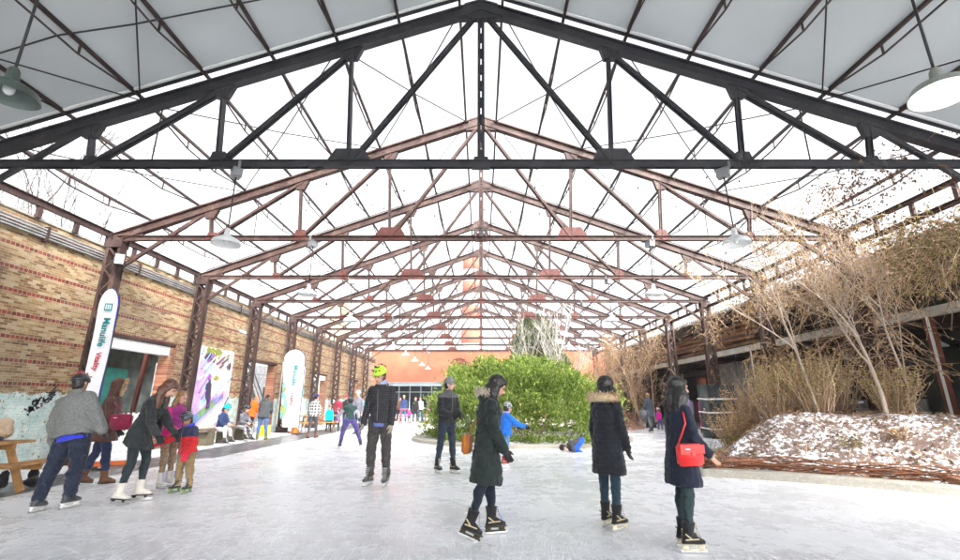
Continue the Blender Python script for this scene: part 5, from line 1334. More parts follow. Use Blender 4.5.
def bag(name, c, rt, up, w, h, d, m, lab, strap=None, strapm=None, cat='bag', flap=True):
    t = empty(name, c, 0, lab, cat); rt = V(rt); rt.z = 0; rt.normalize(); upv = V((0, 0, 1)); fwv = upv.cross(rt)
    q = MB(); Rm = Matrix((rt, fwv, upv)).transposed()
    q.box(-w/2, -d/2, -h/2, w/2, d/2, h/2); me = q.mesh('bag_body', [m]); 
    import bmesh
    bm = bmesh.new(); bm.from_mesh(me); bmesh.ops.bevel(bm, geom=bm.edges[:]+bm.verts[:], offset=min(w, h, d)*.25, segments=3, affect='EDGES'); bm.to_mesh(me); bm.free()
    me.transform(Rm.to_4x4()); me.polygons.foreach_set('use_smooth', [True]*len(me.polygons)); o = bpy.data.objects.new('bag_body', me); C.objects.link(o); o.parent = t
    if flap:
        q = MB(); q.box(-w/2*.98, -d/2-.006, h*.05, w/2*.98, -d/2+.0, h/2*.92); q.box(-.02, -d/2-.014, -.005, .02, -d/2-.004, .02+h*.05)
        me = q.mesh('flap', [m]); me.transform(Rm.to_4x4()); o = bpy.data.objects.new('flap', me); C.objects.link(o); o.parent = t
        q = MB(); q.box(-.3*w, -d/2-.010, h*.25, -.12*w, -d/2-.0065, h*.29); me = q.mesh('clasp', [M_blade]); me.transform(Rm.to_4x4()); o = bpy.data.objects.new('clasp', me); C.objects.link(o); o.parent = t
    if strap:
        for pts in strap:
            q = MB(); q.tube([V(p)-V(c) for p in pts], .008, 6); q.build('strap', strapm or m, t, True)
    return t
def melange(name, a, b_):
    t = NT(name); n = t.noise(t.obj(), 120, 3, .8); n2 = t.noise(t.obj(), 8, 3)
    c = t.ramp(n, [(.38, a), (.62, b_)]); c = t.mix(t.math('MULTIPLY', n2, .35), c, a); t.bump(t.math('ADD', t.math('MULTIPLY', n2, 2.0), t.math('MULTIPLY', n, .8)), .8, .02); return t.fin(c, .95, 0, .1)
GREYW = melange('grey_fleece', (.10, .105, .105), (.33, .34, .33))
r1, j, H = person('man in a light grey fleece and black helmet skating away beside the picnic table', 50, 512, -4, 1.74,
    dict(lean=4, side=-13, legL=(-4, 11, 4, 6), legR=(8, 1, 12, 0), armL=(0, 22, 14, 0), armR=(4, 20, 18, 0), head=(10, 8)),
    dict(skin=SK_T, hair=H_BLK, headgear='helmet', hatm=cloth('black_helmet', (.02, .02, .022), .2, .05, .3, .5), ventm=pbr('red_helmet_patch', (.6, .03, .03), .4), top=('jacket', GREYW, .02), pants=cloth('dark_navy_trousers', (.014, .02, .038), .3, .6), pbulk=.028, bulk=.06, waist=1.05, glove=G_BLK, under=cloth('royal_blue_shirt', (.03, .04, .5), .2, .3), shoecol=cloth('dark_grey_skate', (.05, .055, .06), .4, .2, .5), holderm=M_whsole, trimm=M_black))
COATB = cloth('brown_parka', (.075, .035, .028), .3, .5)
r2, j, H = person('person in a brown parka with a fur edged hood, walking behind the man in grey', 92, 484, -60, 1.77,
    dict(lean=2, legL=(-12, 2, 4, 8), legR=(12, 2, 6, 0), armL=(0, 8, 25, 0), armR=(8, 8, 30, 0), head=(8, 0)),
    dict(hood='up', fur=True, top=('coat', COATB, .13), pants=cloth('dark_blue_jeans', (.018, .025, .06), .3, .4), shoes='boot', shoecol=cloth('brown_leather', (.12, .05, .025), .3, .2, .5), bulk=.025, glove=G_BLK))
bag('shoulder_bag', j['wrR']+V((.12, -.1, .12)), (1, .2, 0), None, .32, .26, .12, cloth('burgundy_leather', (.22, .015, .05), .2, .3, .5), 'burgundy bag hanging at the side of the person in the brown parka', [[j['shR']+V((0, 0, .03)), j['wrR']+V((.12, -.1, .25))]])
MOT = cloth('charcoal_coat', (.022, .025, .027), .3, .6)
r3, jm, H = person('woman with long brown hair in a charcoal coat and white skates bending to a child', 127, 502.5, -82, 1.66,
    dict(lean=20, legL=(14, 3, 18, 0), legR=(2, 2, 14, 4), armL=(38, 6, 18, 0), armR=(30, 6, 25, 0), head=(18, 0), hfall=(0, .1, -1)),
    dict(fem=True, hair=H_BRN, hairlen=.24, hvol=1.3, hb=1.1, fringe=True, top=('coat', MOT, .12), pants=cloth('grey_blue_leggings', (.018, .026, .031), .3, .3), pbulk=.0, bulk=.018, shoecol=cloth('white_skate_leather', (.55, .52, .47), .15, .2, .45), figure=True, holderm=M_black, glove=G_BLK, skirt=2.0, waist=.93, famp=.014))
bag('shoulder_bag', r3.matrix_basis @ V((-.26, -.02, 1.0)), (1, .1, 0), None, .34, .26, .14, BLK, 'soft black bag at the back of the woman in the charcoal coat', [[jm['shR']+V((0, 0, .04)), r3.matrix_basis @ V((-.26, .0, 1.12))], [jm['shR']+V((0, 0, .04)), r3.matrix_basis @ V((-.26, -.12, 1.1))]])
def leop():
    t = NT('leopard_print_cloth'); v = t.n('ShaderNodeTexVoronoi'); t.put(v.inputs['Vector'], t.obj()); v.inputs['Scale'].default_value = 38
    c = t.ramp(v.outputs['Distance'], [(.2, (.05, .03, .02)), (.42, (.3, .2, .13))]); return t.fin(c, .85)
r4, j, H = person('girl in a pink jacket, purple vest and leopard leggings on white skates', 163, 488.5, -105, 1.54,
    dict(lean=5, legL=(2, 3, 4, 0), legR=(10, 5, 6, 0), armL=(10, 10, 50, 0), armR=(14, 10, 60, 10), head=(14, 8), hfall=(0, .15, -1)),
    dict(fem=True, hair=H_LB, hairlen=.12, top=('jacket', [cloth('hot_pink', (.62, .02, .18), .2, .4), cloth('purple_vest', (.26, .03, .17), .3, .6)], .03), topfn=lambda c, J, H: 1 if (abs((c-J['ch']).dot(J['rt'])) < .1*H and (c-J['pel']).dot(J['up']) > .08*H) else 0, pants=leop(), pbulk=0, shoecol=cloth('white_skate_leather', (.55, .52, .47), .15, .2, .45), figure=True, lacem=pbr('blue_lace', (.1, .15, .6), .6), bulk=.016))
r5, jk, H = person('small child in a red and navy jacket with khaki trousers and dark helmet', 182, 493, 158, 1.2,
    dict(lean=6, legL=(-2, 6, 4, 0), legR=(6, 6, 10, 0), armL=(5, 12, 35, 0), armR=(38, 48, 20, -10), head=(20, 25)),
    dict(child=True, skin=SK_D, headgear='helmet', hatm=cloth('grey_blue_helmet', (.06, .07, .09), .3, .05, .4, .5), top=('zip', [cloth('red_jacket', (.5, .02, .025), .2, .5), cloth('navy_yoke', (.03, .035, .07), .2, .5)], .02), topfn=lambda c, J, H: 1 if (c-J['pel']).dot(J['up']) > .2*H and abs((c-J['ch']).dot(J['rt'])) < .2*H else 0,
         pants=cloth('khaki_trousers', (.24, .17, .09), .2, .5), pbulk=.018, bulk=.034, glove=cloth('red_glove', (.5, .02, .05), .2, .3), collar=cloth('bright_blue_scarf', (.03, .06, .55), .2, .3), holderm=pbr('lime_holder', (.18, .3, .08), .5)))
def plaid(name, a, b, sc=14):
    t = NT(name); s = t.sep(t.obj())
    f = [t.math('LESS_THAN', t.math('FRACT', t.math('MULTIPLY', x, sc)), .45) for x in (s[0], s[2])]
    g = t.math('MULTIPLY', t.math('ADD', f[0], f[1]), .5); t.bump(t.noise(t.obj(), 9, 4), .5, .02); return t.fin(t.mix(g, a, b), .9)
r14, j, H = person('man in a lime green helmet and dark checked jacket with grey trousers', 377.5, 486, 168, 1.95,
    dict(lean=4, legL=(2, 4, 5, 0), legR=(8, 3, 14, 0), armL=(2, 9, 14, 5), armR=(4, 12, 12, 0), head=(24, -14), hands=.8),
    dict(skin=SK_L, headgear='helmet', hatm=cloth('lime_helmet', (.48, .85, .03), .08, .02, .3, .5), top=('zip', plaid('dark_check_cloth', (.018, .018, .022), (.045, .045, .052), 26), 0), pants=cloth('grey_cargo_trousers', (.055, .05, .05), .3, .7), pbulk=.018, bulk=.02,
         glove=cloth('taupe_glove', (.27, .23, .19), .2, .4), under=cloth('pale_blue_shirt', (.12, .15, .38), .2, .3), collar=cloth('pale_blue_collar', (.35, .4, .6), .2, .3), shoecol=cloth('silver_black_skate', (.06, .06, .065), .5, .2, .4)))
r15, j, H = person('man in a grey knit hat and dark jacket with hands clasped in front of him', 445, 473.5, -138, 1.85,
    dict(lean=2, legL=(6, 3, 3, 0), legR=(-6, 4, 3, 0), armL=(12, 8, 62, 32), armR=(12, 8, 62, 32), head=(4, 30)),
    dict(skin=SK_L, headgear='beanie', hatm=cloth('grey_knit', (.18, .18, .185), .3, .4), top=('zip', [cloth('black_softshell', (.02, .021, .023), .3, .4), cloth('grey_yoke', (.09, .09, .1), .2, .4)], 0), topfn=lambda c, J, H: 1 if (c-J['ch']).dot(J['up']) > -.035*H else 0, pants=cloth('dark_navy_jeans', (.02, .03, .045), .3, .4), glove=G_BLK, bulk=.03, shoecol=BLK))
GRN = cloth('dark_green_parka', (.013, .020, .019), .35, .5)
r16, j, H = person('woman in a dark green knee length parka with pale fur collar, looking down', 481, 537, -84, 1.64,
    dict(lean=5, legL=(8, 2, 6, 0), legR=(-8, 3, 12, 22), armL=(0, 8, 14, 0), armR=(12, 8, 20, 0), head=(24, 0), hfall=(0, .25, -1)),
    dict(fem=True, skin=SK_T, hair=H_BLK, hairlen=.09, hvol=1.25, hb=1.12, fringe=True, hood='down', fur='ring', furm='pale', top=('coat', GRN, .245), pants=cloth('navy_leggings', (.009, .013, .024), .3, .3), pbulk=0, bulk=.026, glove=G_BLK, lacem=pbr('blue_lace', (.1, .15, .6), .6), holderm=cloth('black_yellow_holder', (.04, .035, .02), .3, .1), famp=.013, shoecol=BLK))
bag('shoulder_bag', r16.matrix_basis @ V((-.12, -.20, .90)), (.3, 1, 0), None, .2, .2, .08, cloth('orange_brown_leather', (.4, .13, .025), .2, .2, .45), 'orange brown bag at the back of the woman in the dark green parka', [[j['shL']+V((0, 0, .05)), r16.matrix_basis @ V((-.12, -.20, .99))]])
r17, j, H = person('child in a bright blue puffer jacket and patterned hat in front of the bush', 504.5, 467, -62, 1.36,
    dict(lean=4, legL=(8, 4, 6, 0), legR=(-8, 4, 8, 0), armL=(60, 8, 15, 0), armR=(55, 12, 20, 0), head=(6, 0)),
    dict(child=True, hair=H_BLK, headgear='beanie', hatm=plaid('black_white_knit', (.02, .02, .025), (.7, .7, .7), 30), top=('jacket', cloth('bright_blue_puffer', (.02, .16, .62), .2, .3), .02), quilt=.008, qs=38, pants=cloth('pale_blue_jeans', (.12, .24, .42), .3, .4), bulk=.028, glove=G_BLK, shoecol=cloth('red_black_skate', (.3, .02, .03), .5, .2), collar=cloth('lilac_scarf', (.4, .3, .6), .2, .3)))
PK = cloth('blue_black_parka', (.014, .016, .022), .35, .5)
r19, j, H = person('woman in a long blue black parka with a large tan fur hood trim', 612, 529, -52, 1.66,
    dict(lean=3, legL=(3, 2, 3, 0), legR=(-2, 2, 4, 0), armL=(0, 8, 12, 0), armR=(8, 7, 14, 0), head=(6, -10)),
    dict(fem=True, hair=H_BLK, hairlen=.13, hvol=1.7, hb=1.2, bob=1.5, hood='down', hoodm=cloth('slate_hood', (.05, .06, .1), .3, .3), fur='big', top=('coat', PK, .21), pants=cloth('teal_jeans', (.016, .036, .052), .3, .4), pbulk=.002, bulk=.026, glove=G_BLK, collar=cloth('coral_red_scarf', (.6, .05, .03), .2, .3), shoecol=BLK, lacem=M_fur, holderm=pbr('ivory_holder', (.6, .55, .42), .5), quilt=.004, qs=60, famp=.009, skirt=1.4))
NC = cloth('midnight_blue_wool', (.010, .014, .028), .3, .4)
r20, j, H = person('woman with loose black hair in a midnight blue wool coat carrying a red handbag', 687, 549.5, -84, 1.62,
    dict(lean=3, legL=(3, 2, 8, 0), legR=(-3, 2, 4, 0), armL=(0, 6, 12, 0), armR=(12, 7, 30, 0), head=(2, 0), hfall=(0, -.15, -1)),
    dict(fem=True, skin=SK_T, hair=H_BLK, hairlen=.20, hvol=1.6, hb=1.12, fringe=True, top=('coat', NC, .20), pants=cloth('green_black_jeans', (.02, .035, .04), .3, .5), pbulk=.004, bulk=.022, collar=M_fur if False else cloth('tan_collar', (.25, .15, .08), .3, .5), shoecol=BLK, lacem=M_fur, holderm=pbr('ivory_holder', (.6, .55, .42), .5), famp=.01, skirt=1.4))
rb_ = r20.matrix_basis
bag('handbag', rb_ @ V((.21, -.02, .865)), (1, .25, 0), None, .27, .20, .085, cloth('red_leather', (.68, .012, .012), .1, .15, .3, .5), 'bright red handbag slung at the hip of the woman in the midnight blue coat',
    [[j['shL']+V((0, 0, .05)), j['nk']+V((0, -.1, -.02)), j['shR']+V((-.06, -.12, -.12)), rb_ @ V((.20, -.12, .96))]], cloth('red_leather', (.68, .012, .012), .1, .15, .3, .5))
# middle distance
r12, j, H = person('skater in a dark green top and purple trousers striding away on the left', 350, 449, 25, 1.52,
    dict(lean=28, legL=(24, 14, 22, 0), legR=(-14, 24, 6, 16), armL=(50, 30, 20, 0), armR=(-10, 20, 30, 0), head=(-8, 10)),
    dict(headgear='helmet', hatm=cloth('slate_grey_helmet', (.09, .1, .11), .3, .05, .5), top=('jacket', [cloth('bottle_green_fleece', (.03, .06, .055), .3, .4), cloth('pale_grey_sleeve', (.35, .35, .37), .2, .4)], 0), topfn=lambda c, J, H: 1 if (c-J['elL']).length < .12*H or (c-J['elR']).length < .09*H else 0, pants=cloth('violet_trousers', (.085, .07, .23), .2, .4), pbulk=.015), lod=1)
person('person in a grey jacket and pale knit hat standing behind the striding skater', 357.5, 436, 160, 1.83, dict(lean=6, armR=(20, 10, 60, 20)), dict(headgear='beanie', hatm=cloth('pale_grey_knit', (.4, .4, .42), .3, .3), top=('jacket', cloth('mid_grey_jacket', (.16, .16, .19), .3, .4), .03), pants=NAVY), lod=1)
person('small child in a turquoise coat standing by the farther picnic table', 328, 432, 200, 1.25, {}, dict(child=True, headgear='beanie', hatm=H_LB, top=('jacket', cloth('turquoise_coat', (.0, .42, .5), .2, .4), .08), shoes='boot', shoecol=BLK), lod=2)
person('small child in violet behind the striding skater', 338, 433, 120, 1.1, {}, dict(child=True, headgear='helmet', hatm=cloth('slate_grey_helmet', (.09, .1, .11), .3, .05, .5), top=('jacket', cloth('violet_coat', (.3, .06, .42), .2, .4), .05), pants=BLK), lod=2)
person('person in a black and white checked jacket and navy hat walking along the wall', 311.5, 438, -8, 1.68, dict(legL=(-10, 1, 4, 14), legR=(12, 1, 8, 0), armL=(4, 12, 20, 0), armR=(-4, 16, 20, 0)), dict(headgear='beanie', hatm=cloth('navy_knit', (.03, .03, .12), .3, .3), top=('jacket', plaid('white_black_check', (.03, .03, .035), (.62, .62, .62), 9), .04), pants=cloth('charcoal_trousers', (.05, .05, .06), .3, .4), shoes='boot', shoecol=cloth('brown_leather', (.12, .05, .025), .3, .2, .5)), lod=1)
person('person in a vivid orange jacket beside the brick column', 247, 438, -20, 1.60, dict(lean=12, armL=(25, 8, 40, 10), armR=(25, 8, 40, 10), head=(20, 0)), dict(hair=H_LB, top=('jacket', cloth('vivid_orange_puffer', (.75, .10, .01), .15, .4), .05), bulk=.035, pants=BLK, shoes='boot', shoecol=BLK, quilt=.006, qs=40), lod=1)
person('person in a dark grey coat and blue jeans bending beside the orange jacket', 261, 439.5, 12, 1.62, dict(lean=14, legL=(4, 6, 4, 0), legR=(-2, 7, 4, 0), armL=(30, 8, 45, 15), armR=(30, 8, 45, 15), head=(28, 0)), dict(hair=BLK, hood='down', top=('coat', cloth('slate_coat', (.05, .055, .06), .3, .4), .08), bulk=.035, pants=DEN2, shoes='boot', shoecol=cloth('green_black_shoe', (.1, .14, .03), .5, .2)), lod=1)
person('child in a navy jacket and turquoise helmet sitting on the low bench', 0, 0, -100, 1.3, dict(z=.50, lean=8, legL=(80, 5, 70, 0), legR=(76, 8, 66, 0), armL=(30, 8, 60, 20), armR=(30, 8, 60, 20), head=(18, 0)), dict(child=True, headgear='helmet', hatm=cloth('turquoise_helmet', (.0, .55, .55), .1, .02, .35), top=('jacket', cloth('navy_quilted_jacket', (.02, .04, .12), .3, .4), 0), pants=cloth('white_snow_trousers', (.5, .5, .5), .2, .4)), lod=1, loc=(-8.78, 15.9, 0), ground=False)
person('child in a grey patterned jacket and dark helmet sitting on the low bench', 0, 0, -110, 1.3, dict(z=.50, lean=12, legL=(72, 5, 52, 0), legR=(80, 8, 60, 0), armL=(35, 8, 50, 20), armR=(30, 8, 60, 20), head=(8, 0)), dict(child=True, headgear='helmet', hatm=cloth('black_helmet', (.02, .02, .022), .2, .05, .3, .5), top=('jacket', cloth('grey_patterned_cloth', (.12, .12, .14), .6, .4), 0), pants=plaid('striped_snow_trousers', (.04, .04, .05), (.4, .4, .4), 8)), lod=1, loc=(-8.72, 17.2, 0), ground=False)
person('person in blue trousers and black top fallen on the ice by the bush', 0, 0, 100, 1.5, dict(H=1.35, z=.30, lean=112, side=0, legL=(48, 8, 108, 40), legR=(15, 14, 80, 60), armL=(95, 10, 20, 0), armR=(80, 25, 40, 0), head=(-20, 0)), dict(headgear='beanie', hatm=BLK, top=('jacket', cloth('grey_black_top', (.05, .05, .055), .4, .4), 0), pants=cloth('royal_blue_trousers', (.02, .1, .6), .3, .4), pbulk=.015), lod=1, loc=(2.85, 13.6, 0), ground=False)
person('person in a long dark coat carrying a grey bag near the far right columns', 652, 433, 15, 1.78, dict(legL=(-8, 2, 4, 8), legR=(8, 2, 6, 0)), dict(hair=H_LB, top=('coat', cloth('slate_blue_coat', (.04, .05, .07), .3, .4), .16), pants=cloth('grey_trousers', (.1, .11, .12), .3, .4)), lod=1)
bag('holdall', gp(652, 433)+V((-.38, -.12, .8)), (1, 0, 0), None, .34, .42, .2, cloth('grey_holdall_cloth', (.1, .1, .11), .3, .4), 'grey holdall carried by the person in the long dark coat', flap=False)
person('small child in a magenta jacket beside the person in the long dark coat', 661, 431, 20, 1.1, {}, dict(child=True, headgear='helmet', hatm=cloth('pale_pink_helmet', (.6, .4, .5), .2, .05, .5), top=('jacket', cloth('magenta_jacket', (.6, .02, .3), .2, .4), .03), pants=cloth('violet_trousers', (.085, .07, .23), .2, .4)), lod=2)
person('person in lilac and grey half hidden behind the woman with the red handbag', 693, 436, 10, 1.7, dict(lean=4), dict(hair=H_BRN, top=('jacket', cloth('lilac_jacket', (.3, .24, .4), .2, .4), .04), pants=cloth('grey_trousers', (.1, .11, .12), .3, .4)), lod=2)
person('slim person in a magenta snowsuit with white hat behind the padded column', 706, 435, 190, 1.72, dict(armL=(0, 3, 5, 0), armR=(0, 3, 5, 0)), dict(headgear='beanie', hatm=cloth('white_knit', (.7, .68, .7), .2, .3), top=('jacket', cloth('neon_magenta_cloth', (.85, .02, .32), .1, .3), .02), pants=cloth('neon_magenta_cloth', (.85, .02, .32), .1, .3), bulk=.0), lod=1)
person('child in bright blue partly hidden behind the woman with the tan fur trim', 599, 441, 90, 1.2, {}, dict(child=True, headgear='beanie', hatm=cloth('royal_blue_trousers', (.02, .1, .6), .3, .4), top=('jacket', cloth('royal_blue_trousers', (.02, .1, .6), .3, .4), .03)), lod=2)
# the crowd at the shop front
crowd = [(399, 'person in a brown coat left of the navy jacket at the shop front', cloth('crowd_brown', (.14, .07, .04), .2), NAVY, dict(), 200, 1.7, None),
 (420, 'person in a white coat behind the bending person at the shop front', cloth('crowd_white', (.6, .6, .6), .1), DEN, dict(), 170, 1.72, None),
 (443, 'person in dark green at the right end of the shop front', cloth('crowd_green', (.05, .1, .06), .2), BLK, dict(), 150, 1.72, None),
 (394, 'person in a red top and tan trousers at the shop front behind the lime helmet', cloth('crowd_red', (.6, .03, .04), .2), cloth('crowd_tan', (.35, .26, .17), .2), dict(lean=4), 160, 1.7, None),
 (403, 'person in a navy jacket and jeans standing at the shop front', cloth('crowd_navy', (.03, .05, .14), .2), DEN2, dict(), 190, 1.85, None),
 (415, 'person in black in the doorway of the shop front', BLK, BLK, dict(), 180, 1.7, None),
 (424, 'person in a grey jacket bending over a skating aid at the shop front', cloth('crowd_grey', (.2, .2, .25), .2), DEN, dict(lean=62, armL=(10, 5, 10, 0), armR=(10, 5, 10, 0)), 75, 1.2, None),
 (430, 'person in a purple scarf with light hair at the shop front', cloth('crowd_purple', (.22, .06, .28), .2), NAVY, dict(), 150, 1.6, None),
 (437, 'person in a long beige coat and pale hat at the shop front', cloth('crowd_beige', (.45, .34, .27), .2), NAVY, dict(), -110, 1.75, 'beanie')]
for k, (px, lab, tm, pmm, ps_, rt_, T, hg) in enumerate(crowd):
    person(lab, px, 421.5+.3*(k % 3), rt_, T, ps_, dict(hair=[H_BLK, H_BRN, H_LB][k % 3] if k != 4 else cloth('straw_hair', (.5, .35, .12), .2), headgear=hg, hatm=cloth('pale_grey_knit', (.4, .4, .42), .3, .3), top=('coat' if hg else 'jacket', tm, .16 if hg else .03), pants=pmm, shoes='boot', shoecol=BLK), lod=2, group='people gathered at the shop front')
person('person in a maroon jacket walking along the wall beyond the turquoise child', 336, 428.5, 10, 1.7, dict(legL=(-8, 2, 4, 8), legR=(8, 2, 6, 0)), dict(hair=H_BRN, top=('jacket', cloth('maroon_jacket', (.2, .02, .04), .2, .4), .04), pants=NAVY, shoes='boot', shoecol=BLK), lod=2)
person('person in a black coat and red hat far along the brick wall', 345, 427, 170, 1.75, {}, dict(headgear='beanie', hatm=cloth('crowd_red', (.6, .03, .04), .2), top=('coat', BLK, .12), pants=DEN, shoes='boot', shoecol=BLK), lod=2)
person('person in a teal jacket standing far along the brick wall near the shop front', 366, 424.5, 200, 1.75, {}, dict(top=('jacket', cloth('teal_jacket', (.02, .2, .2), .2, .4), .04), pants=BLK, shoes='boot', shoecol=BLK), lod=2)
person('toddler in pink beside the red skating aid', 409, 423, 170, .95, {}, dict(child=True, headgear='beanie', hatm=cloth('white_knit', (.7, .68, .7), .2, .3), top=('jacket', cloth('crowd_pink', (.8, .05, .4), .2), .03)), lod=2, group='people gathered at the shop front')
# skating aids
for k, (px, c, l) in enumerate([(405, (.7, .04, .02), 'red tubular skating aid frame'), (431.5, (.75, .35, .1), 'orange tubular skating aid frame')]):
    g_ = gp(px, 423); t = empty('skating_aid', g_, .4, l+' at the shop front', 'skating aid'); m_ = pbr('aid_%d' % k, c, .4)
    for s in (-.3, .3):
        q = MB(); q.tube([(s, -.4, .03), (s, .4, .03), (s*.8, .35, .85), (s*.8, .25, .9)], .03, 6); q.build('side_frame', m_, t)
    q = MB(); q.tube([(-.25, .25, .9), (.25, .25, .9)], .03, 6); q.tube([(-.3, .38, .45), (.3, .38, .45)], .025, 6); q.build('handle', m_, t)
# ------------------------------------------------------------------ furniture and props on the left
def picnic(loc, rz, L, lab):
    t = empty('picnic_table', loc, rz, lab, 'picnic table')
    for k in range(5): 
        q = MB(); q.box(-.36+.146*k, -L/2, .71, -.36+.146*k+.138, L/2, .75); q.build('top_plank', M_wood, t)
    for s in (-1, 1):
        q = MB(); q.box(s*.72-.14, -L/2, .42, s*.72-.004, L/2, .46); q.box(s*.72+.004, -L/2, .42, s*.72+.14, L/2, .46); q.build('seat', M_wood, t)
        for e in (-1, 1):
            q = MB(); q.bar((s*.2, e*(L/2-.28), .71), (s*.55, e*(L/2-.28), 0), .045, .10, (1, 0, 0)); q.build('leg', M_wood, t)
    for e in (-1, 1):
        q = MB(); q.box(-.82, e*(L/2-.32)-.022, .33, .82, e*(L/2-.32)+.022, .418); q.box(-.34, e*(L/2-.32)-.022, .62, .34, e*(L/2-.32)+.022, .708); q.build('cross_rail', M_wood, t)
    return t
picnic((-7.72, 6.95, 0), R(2), 1.9, 'varnished pine picnic table at the left edge beside the man in grey')
picnic((-7.75, 22.4, 0), R(-60), 1.8, 'varnished pine picnic table farther along the brick wall')
def lump(name, loc, parts, m, lab, cat, vs=.015, amp=.012):
    q = MB()
    for (c, r) in parts: q.ell(c, *r)
    me = voxel(q, vs, 2); fold(me, amp, 14, loc[1]); me.materials.append(m); o = bpy.data.objects.new(name, me); C.objects.link(o); o.location = loc; tag(o, lab, cat); return o
lump('knapsack', (-7.85, 7.75, .76), [((0, 0, .13), (.17, .15, .14)), ((.02, 0, .24), (.13, .11, .1)), ((-.12, .03, .16), (.06, .12, .12))], cloth('beige_canvas', (.42, .32, .22), .35, .5), 'beige canvas bag with dark trim standing on the near picnic table', 'bag')
lump('folded_garment', (-7.7, 7.35, .755), [((0, 0, .04), (.28, .2, .05)), ((-.15, .1, .05), (.14, .14, .05))], NAVY, 'dark navy garment lying flat on the near picnic table', 'clothing')
lump('pink_jacket', (-7.5, 6.95, .755), [((0, 0, .07), (.24, .2, .08)), ((.12, .14, .04), (.16, .12, .05)), ((-.1, -.2, .08), (.2, .2, .09))], cloth('shocking_pink', (.8, .02, .25), .25, .5), 'crumpled shocking pink jacket on the near picnic table', 'clothing')
lump('turquoise_mitten', (-7.36, 7.08, .755), [((0, 0, .02), (.09, .05, .025))], cloth('turquoise_coat', (.0, .42, .5), .2, .4), 'turquoise mitten at the edge of the pink jacket', 'clothing')
for k, (x, y, l) in enumerate([(-7.75, 7.75, 'pair of black boots and bag heaped under the near bench'), (-7.35, 8.05, 'black boot lying next to the heap under the bench')]):
    lump('black_boot', (x, y, 0), [((0, 0, .08), (.2, .12, .08)), ((-.12, .05, .18), (.07, .07, .14)), ((.12, .02, .17), (.07, .07, .13))], BLK, l, 'boots')
t = empty('low_bench', (-9.0, 16.6, 0), 0, 'low timber bench on square concrete blocks by the wall', 'bench')
q = MB(); q.box(-.22, -1.5, .42, .22, 1.6, .5); q.build('seat', M_woodold, t)
for e in (-1.1, 0.1, 1.3):
    q = MB(); q.box(-.2, e-.2, -.02, .2, e+.2, .418); q.build('block', pbr('mossy_concrete', (.14, .12, .08), .9, .3, 5), t)
t = empty('snow_shovel', (-8.95, 19.6, 0), .1, 'yellow bladed snow shovel leaning on the brick jamb', 'shovel'); t.rotation_euler = (R(-3), R(-4), .3)
q = MB(); q.tube([(0, 0, .3), (0, .0, 1.35)], .02, 8); q.build('shaft', M_galv, t, True); q = MB()
for i in range(6): x0 = -.22+.44*i/6; x1 = x0+.44/6; q.quad((x0, -.05+.4*x0*x0, .02), (x1, -.05+.4*x1*x1, .02), (x1, .02+.4*x1*x1, .42), (x0, .02+.4*x0*x0, .42))
b_ = q.build('blade', pbr('yellow_plastic', (.85, .6, .01), .4), t); b_.modifiers.new('s', 'SOLIDIFY').thickness = .012
q = MB(); q.tube([(-.07, 0, 1.35), (.07, 0, 1.35), (.07, 0, 1.45), (-.07, 0, 1.45), (-.07, 0, 1.35)], .015, 6); q.build('handle', pbr('yellow_plastic', (.85, .6, .01), .4), t)
t = empty('traffic_cone', (-8.5, 21.6, 0), 0, 'orange traffic cone next to the farther picnic table', 'cone')
q = MB(); q.lathe([(.17, .03), (.03, .5), (.0, .5)], seg=16); q.build('cone_body', pbr('cone_orange', (.8, .16, .02), .5), t, True); q = MB(); q.box(-.22, -.22, 0, .22, .22, .03); q.build('base', pbr('cone_orange', (.8, .16, .02), .5), t)
q = MB(); q.box(-.5, -.06, 0, .5, .06, .09); o = q.build('orange_plank', pbr('orange_painted_wood', (.6, .13, .03), .6), None, False, gp(98, 466)); o.rotation_euler = (0, 0, .5); tag(o, 'short orange painted plank lying on the path behind the brown parka', 'plank')
# padded columns on the right
M_pad = pbr('charcoal_padding', (.05, .058, .062), .7, .5, 2.5, .5, 9); M_rope = pbr('white_rope', (.75, .75, .75), .8)
for (x, y, tl, lab) in ((9.3, D[4], 0, 'tall charcoal padding tied with white rope around the third right hand column'), (9.15, D[3]-.25, -7, 'leaning charcoal pad tied to the second right hand column')):
    t = empty('column_padding', (x, y, 0), 0, lab, 'padding'); t.rotation_euler = (0, R(tl), 0); w_ = .5 if tl == 0 else .2
    for s in (-1, 1):
        q = MB(); q.box(s*w_-.04, -.4, 0.02, s*w_+.04, .4, 2.02); q.build('pad', M_pad, t)
    q = MB(); q.box(-w_+.045, -.44, .02, w_-.045, -.36, 2.0); q.build('pad', M_pad, t)
    for z in (.35, .95, 1.45) if tl == 0 else (1.25, .9):
        q = MB(); a = w_+.06; q.tube([(-a, -.46, z), (a, -.46, z+.03), (a, .43, z), (-a, .43, z+.03), (-a, -.46, z)], .03, 7); q.build('rope', M_rope, t, True)
q = MB(); q.tube([(9.4, 14.1, 1.35), (9.9, 13.4, 1.25), (10.5, 12.8, 1.35)], .03, 7); tag(q.build('white_rope', M_rope), 'white rope stretched from the leaning pad into the dry shrubs', 'rope')
t = empty('metal_barrier', (11.2, 20.5, 0), .2, 'grey tubular crowd barrier in front of the pale shed panel', 'barrier')
q = MB(); q.tube([(-.9, 0, .1), (-.9, 0, 1.05), (.9, 0, 1.05), (.9, 0, .1), (-.9, 0, .1)], .022, 7)
q.build('frame', M_galv, t)
for k in range(9):
    q = MB(); q.tube([(-.75+.187*k, 0, .1), (-.75+.187*k, 0, 1.05)], .01, 5); q.build('bar', M_galv, t)
for s in (-.6, .6):
    q = MB(); q.box(s-.02, -.25, 0, s+.02, .25, .03); q.bar((s, 0, .0), (s, 0, .1), .03, .03); q.build('foot', M_galv, t)
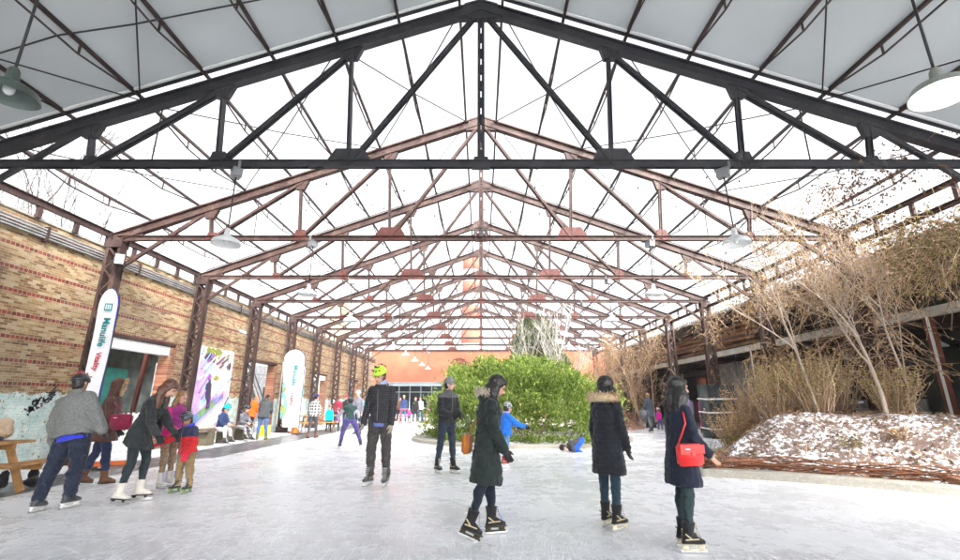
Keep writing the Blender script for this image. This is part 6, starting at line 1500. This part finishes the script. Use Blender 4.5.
t = empty('bicycle', (12.2, 19.3, 0), .5, 'dark bicycle parked under the shed canopy beside the barrier', 'bicycle')
for s in (-.52, .52):
    q = MB(); q.tube([(s+.33*cos(a*pi/12), 0, .34+.33*sin(a*pi/12)) for a in range(25)], .02, 6, False)
    wl = q.build('wheel', M_black, t); q = MB()
    for a in range(12): q.tube([(s, 0, .34), (s+.32*cos(a*pi/6), 0, .34+.32*sin(a*pi/6))], .003, 3)
    q.build('spokes', M_galv, wl)
q = MB(); q.tube([(-.52, 0, .34), (-.1, 0, .3), (.35, 0, .8), (-.2, 0, .82), (-.52, 0, .34)], .018, 6); q.tube([(-.1, 0, .3), (-.24, 0, .92)], .016, 6); q.tube([(.32, 0, .95), (.35, 0, .8), (.52, 0, .34)], .016, 6); q.build('frame', M_dark, t)
q = MB(); q.ell((-.25, 0, .95), .12, .07, .03); q.build('saddle', M_black, t); q = MB(); q.tube([(.3, -.25, .98), (.33, 0, .96), (.3, .25, .98)], .014, 6); q.build('handlebar', M_black, t)
# ------------------------------------------------------------------ air, light, look
w = bpy.data.worlds.new('World'); bpy.context.scene.world = w; w.use_nodes = True
nt = w.node_tree; bg = nt.nodes['Background']
sky = nt.nodes.new('ShaderNodeTexSky'); sky.sky_type = 'NISHITA'; sky.sun_disc = False
SE, SR = R(38), R(150)
sky.sun_elevation = SE; sky.sun_rotation = SR; sky.air_density = 1.0; sky.dust_density = 6; sky.ozone_density = 1
hs = nt.nodes.new('ShaderNodeHueSaturation'); hs.inputs['Saturation'].default_value = .15
nt.links.new(sky.outputs[0], hs.inputs['Color']); nt.links.new(hs.outputs[0], bg.inputs[0]); bg.inputs[1].default_value = .15
sun = bpy.data.lights.new('sun', 'SUN'); sun.energy = 1.5; sun.angle = R(14); sun.color = (1, .97, .92)
so = bpy.data.objects.new('sun', sun); C.objects.link(so)
# sun_rotation is measured from +Y towards +X
sd = V((sin(SR)*cos(SE), cos(SR)*cos(SE), sin(SE))); so.rotation_euler = sd.to_track_quat('Z', 'Y').to_euler()
if HAZE:
    q = MB(); q.box(-30, -14, -1.02, 30, 82, 28)
    hm = bpy.data.materials.new('snowy_haze'); hm.use_nodes = True; ht = hm.node_tree
    for n_ in list(ht.nodes):
        if n_.type != 'OUTPUT_MATERIAL': ht.nodes.remove(n_)
    pv = ht.nodes.new('ShaderNodeVolumePrincipled'); pv.inputs['Color'].default_value = (.95, .96, .98, 1); pv.inputs['Density'].default_value = HAZE
    pv.inputs['Anisotropy'].default_value = .2
    ht.links.new(pv.outputs[0], ht.nodes['Material Output'].inputs['Volume'])
    tag(q.build('haze', hm), 'pale snowy air filling the hall', 'haze', kind='stuff')
sc = bpy.context.scene
sc.view_settings.view_transform = 'Standard'; sc.view_settings.look = 'None'; sc.view_settings.gamma = 1
sc.view_settings.use_curve_mapping = False; sc.view_settings.exposure = EXPO
sc.cycles.max_bounces = 8; sc.cycles.diffuse_bounces = 4
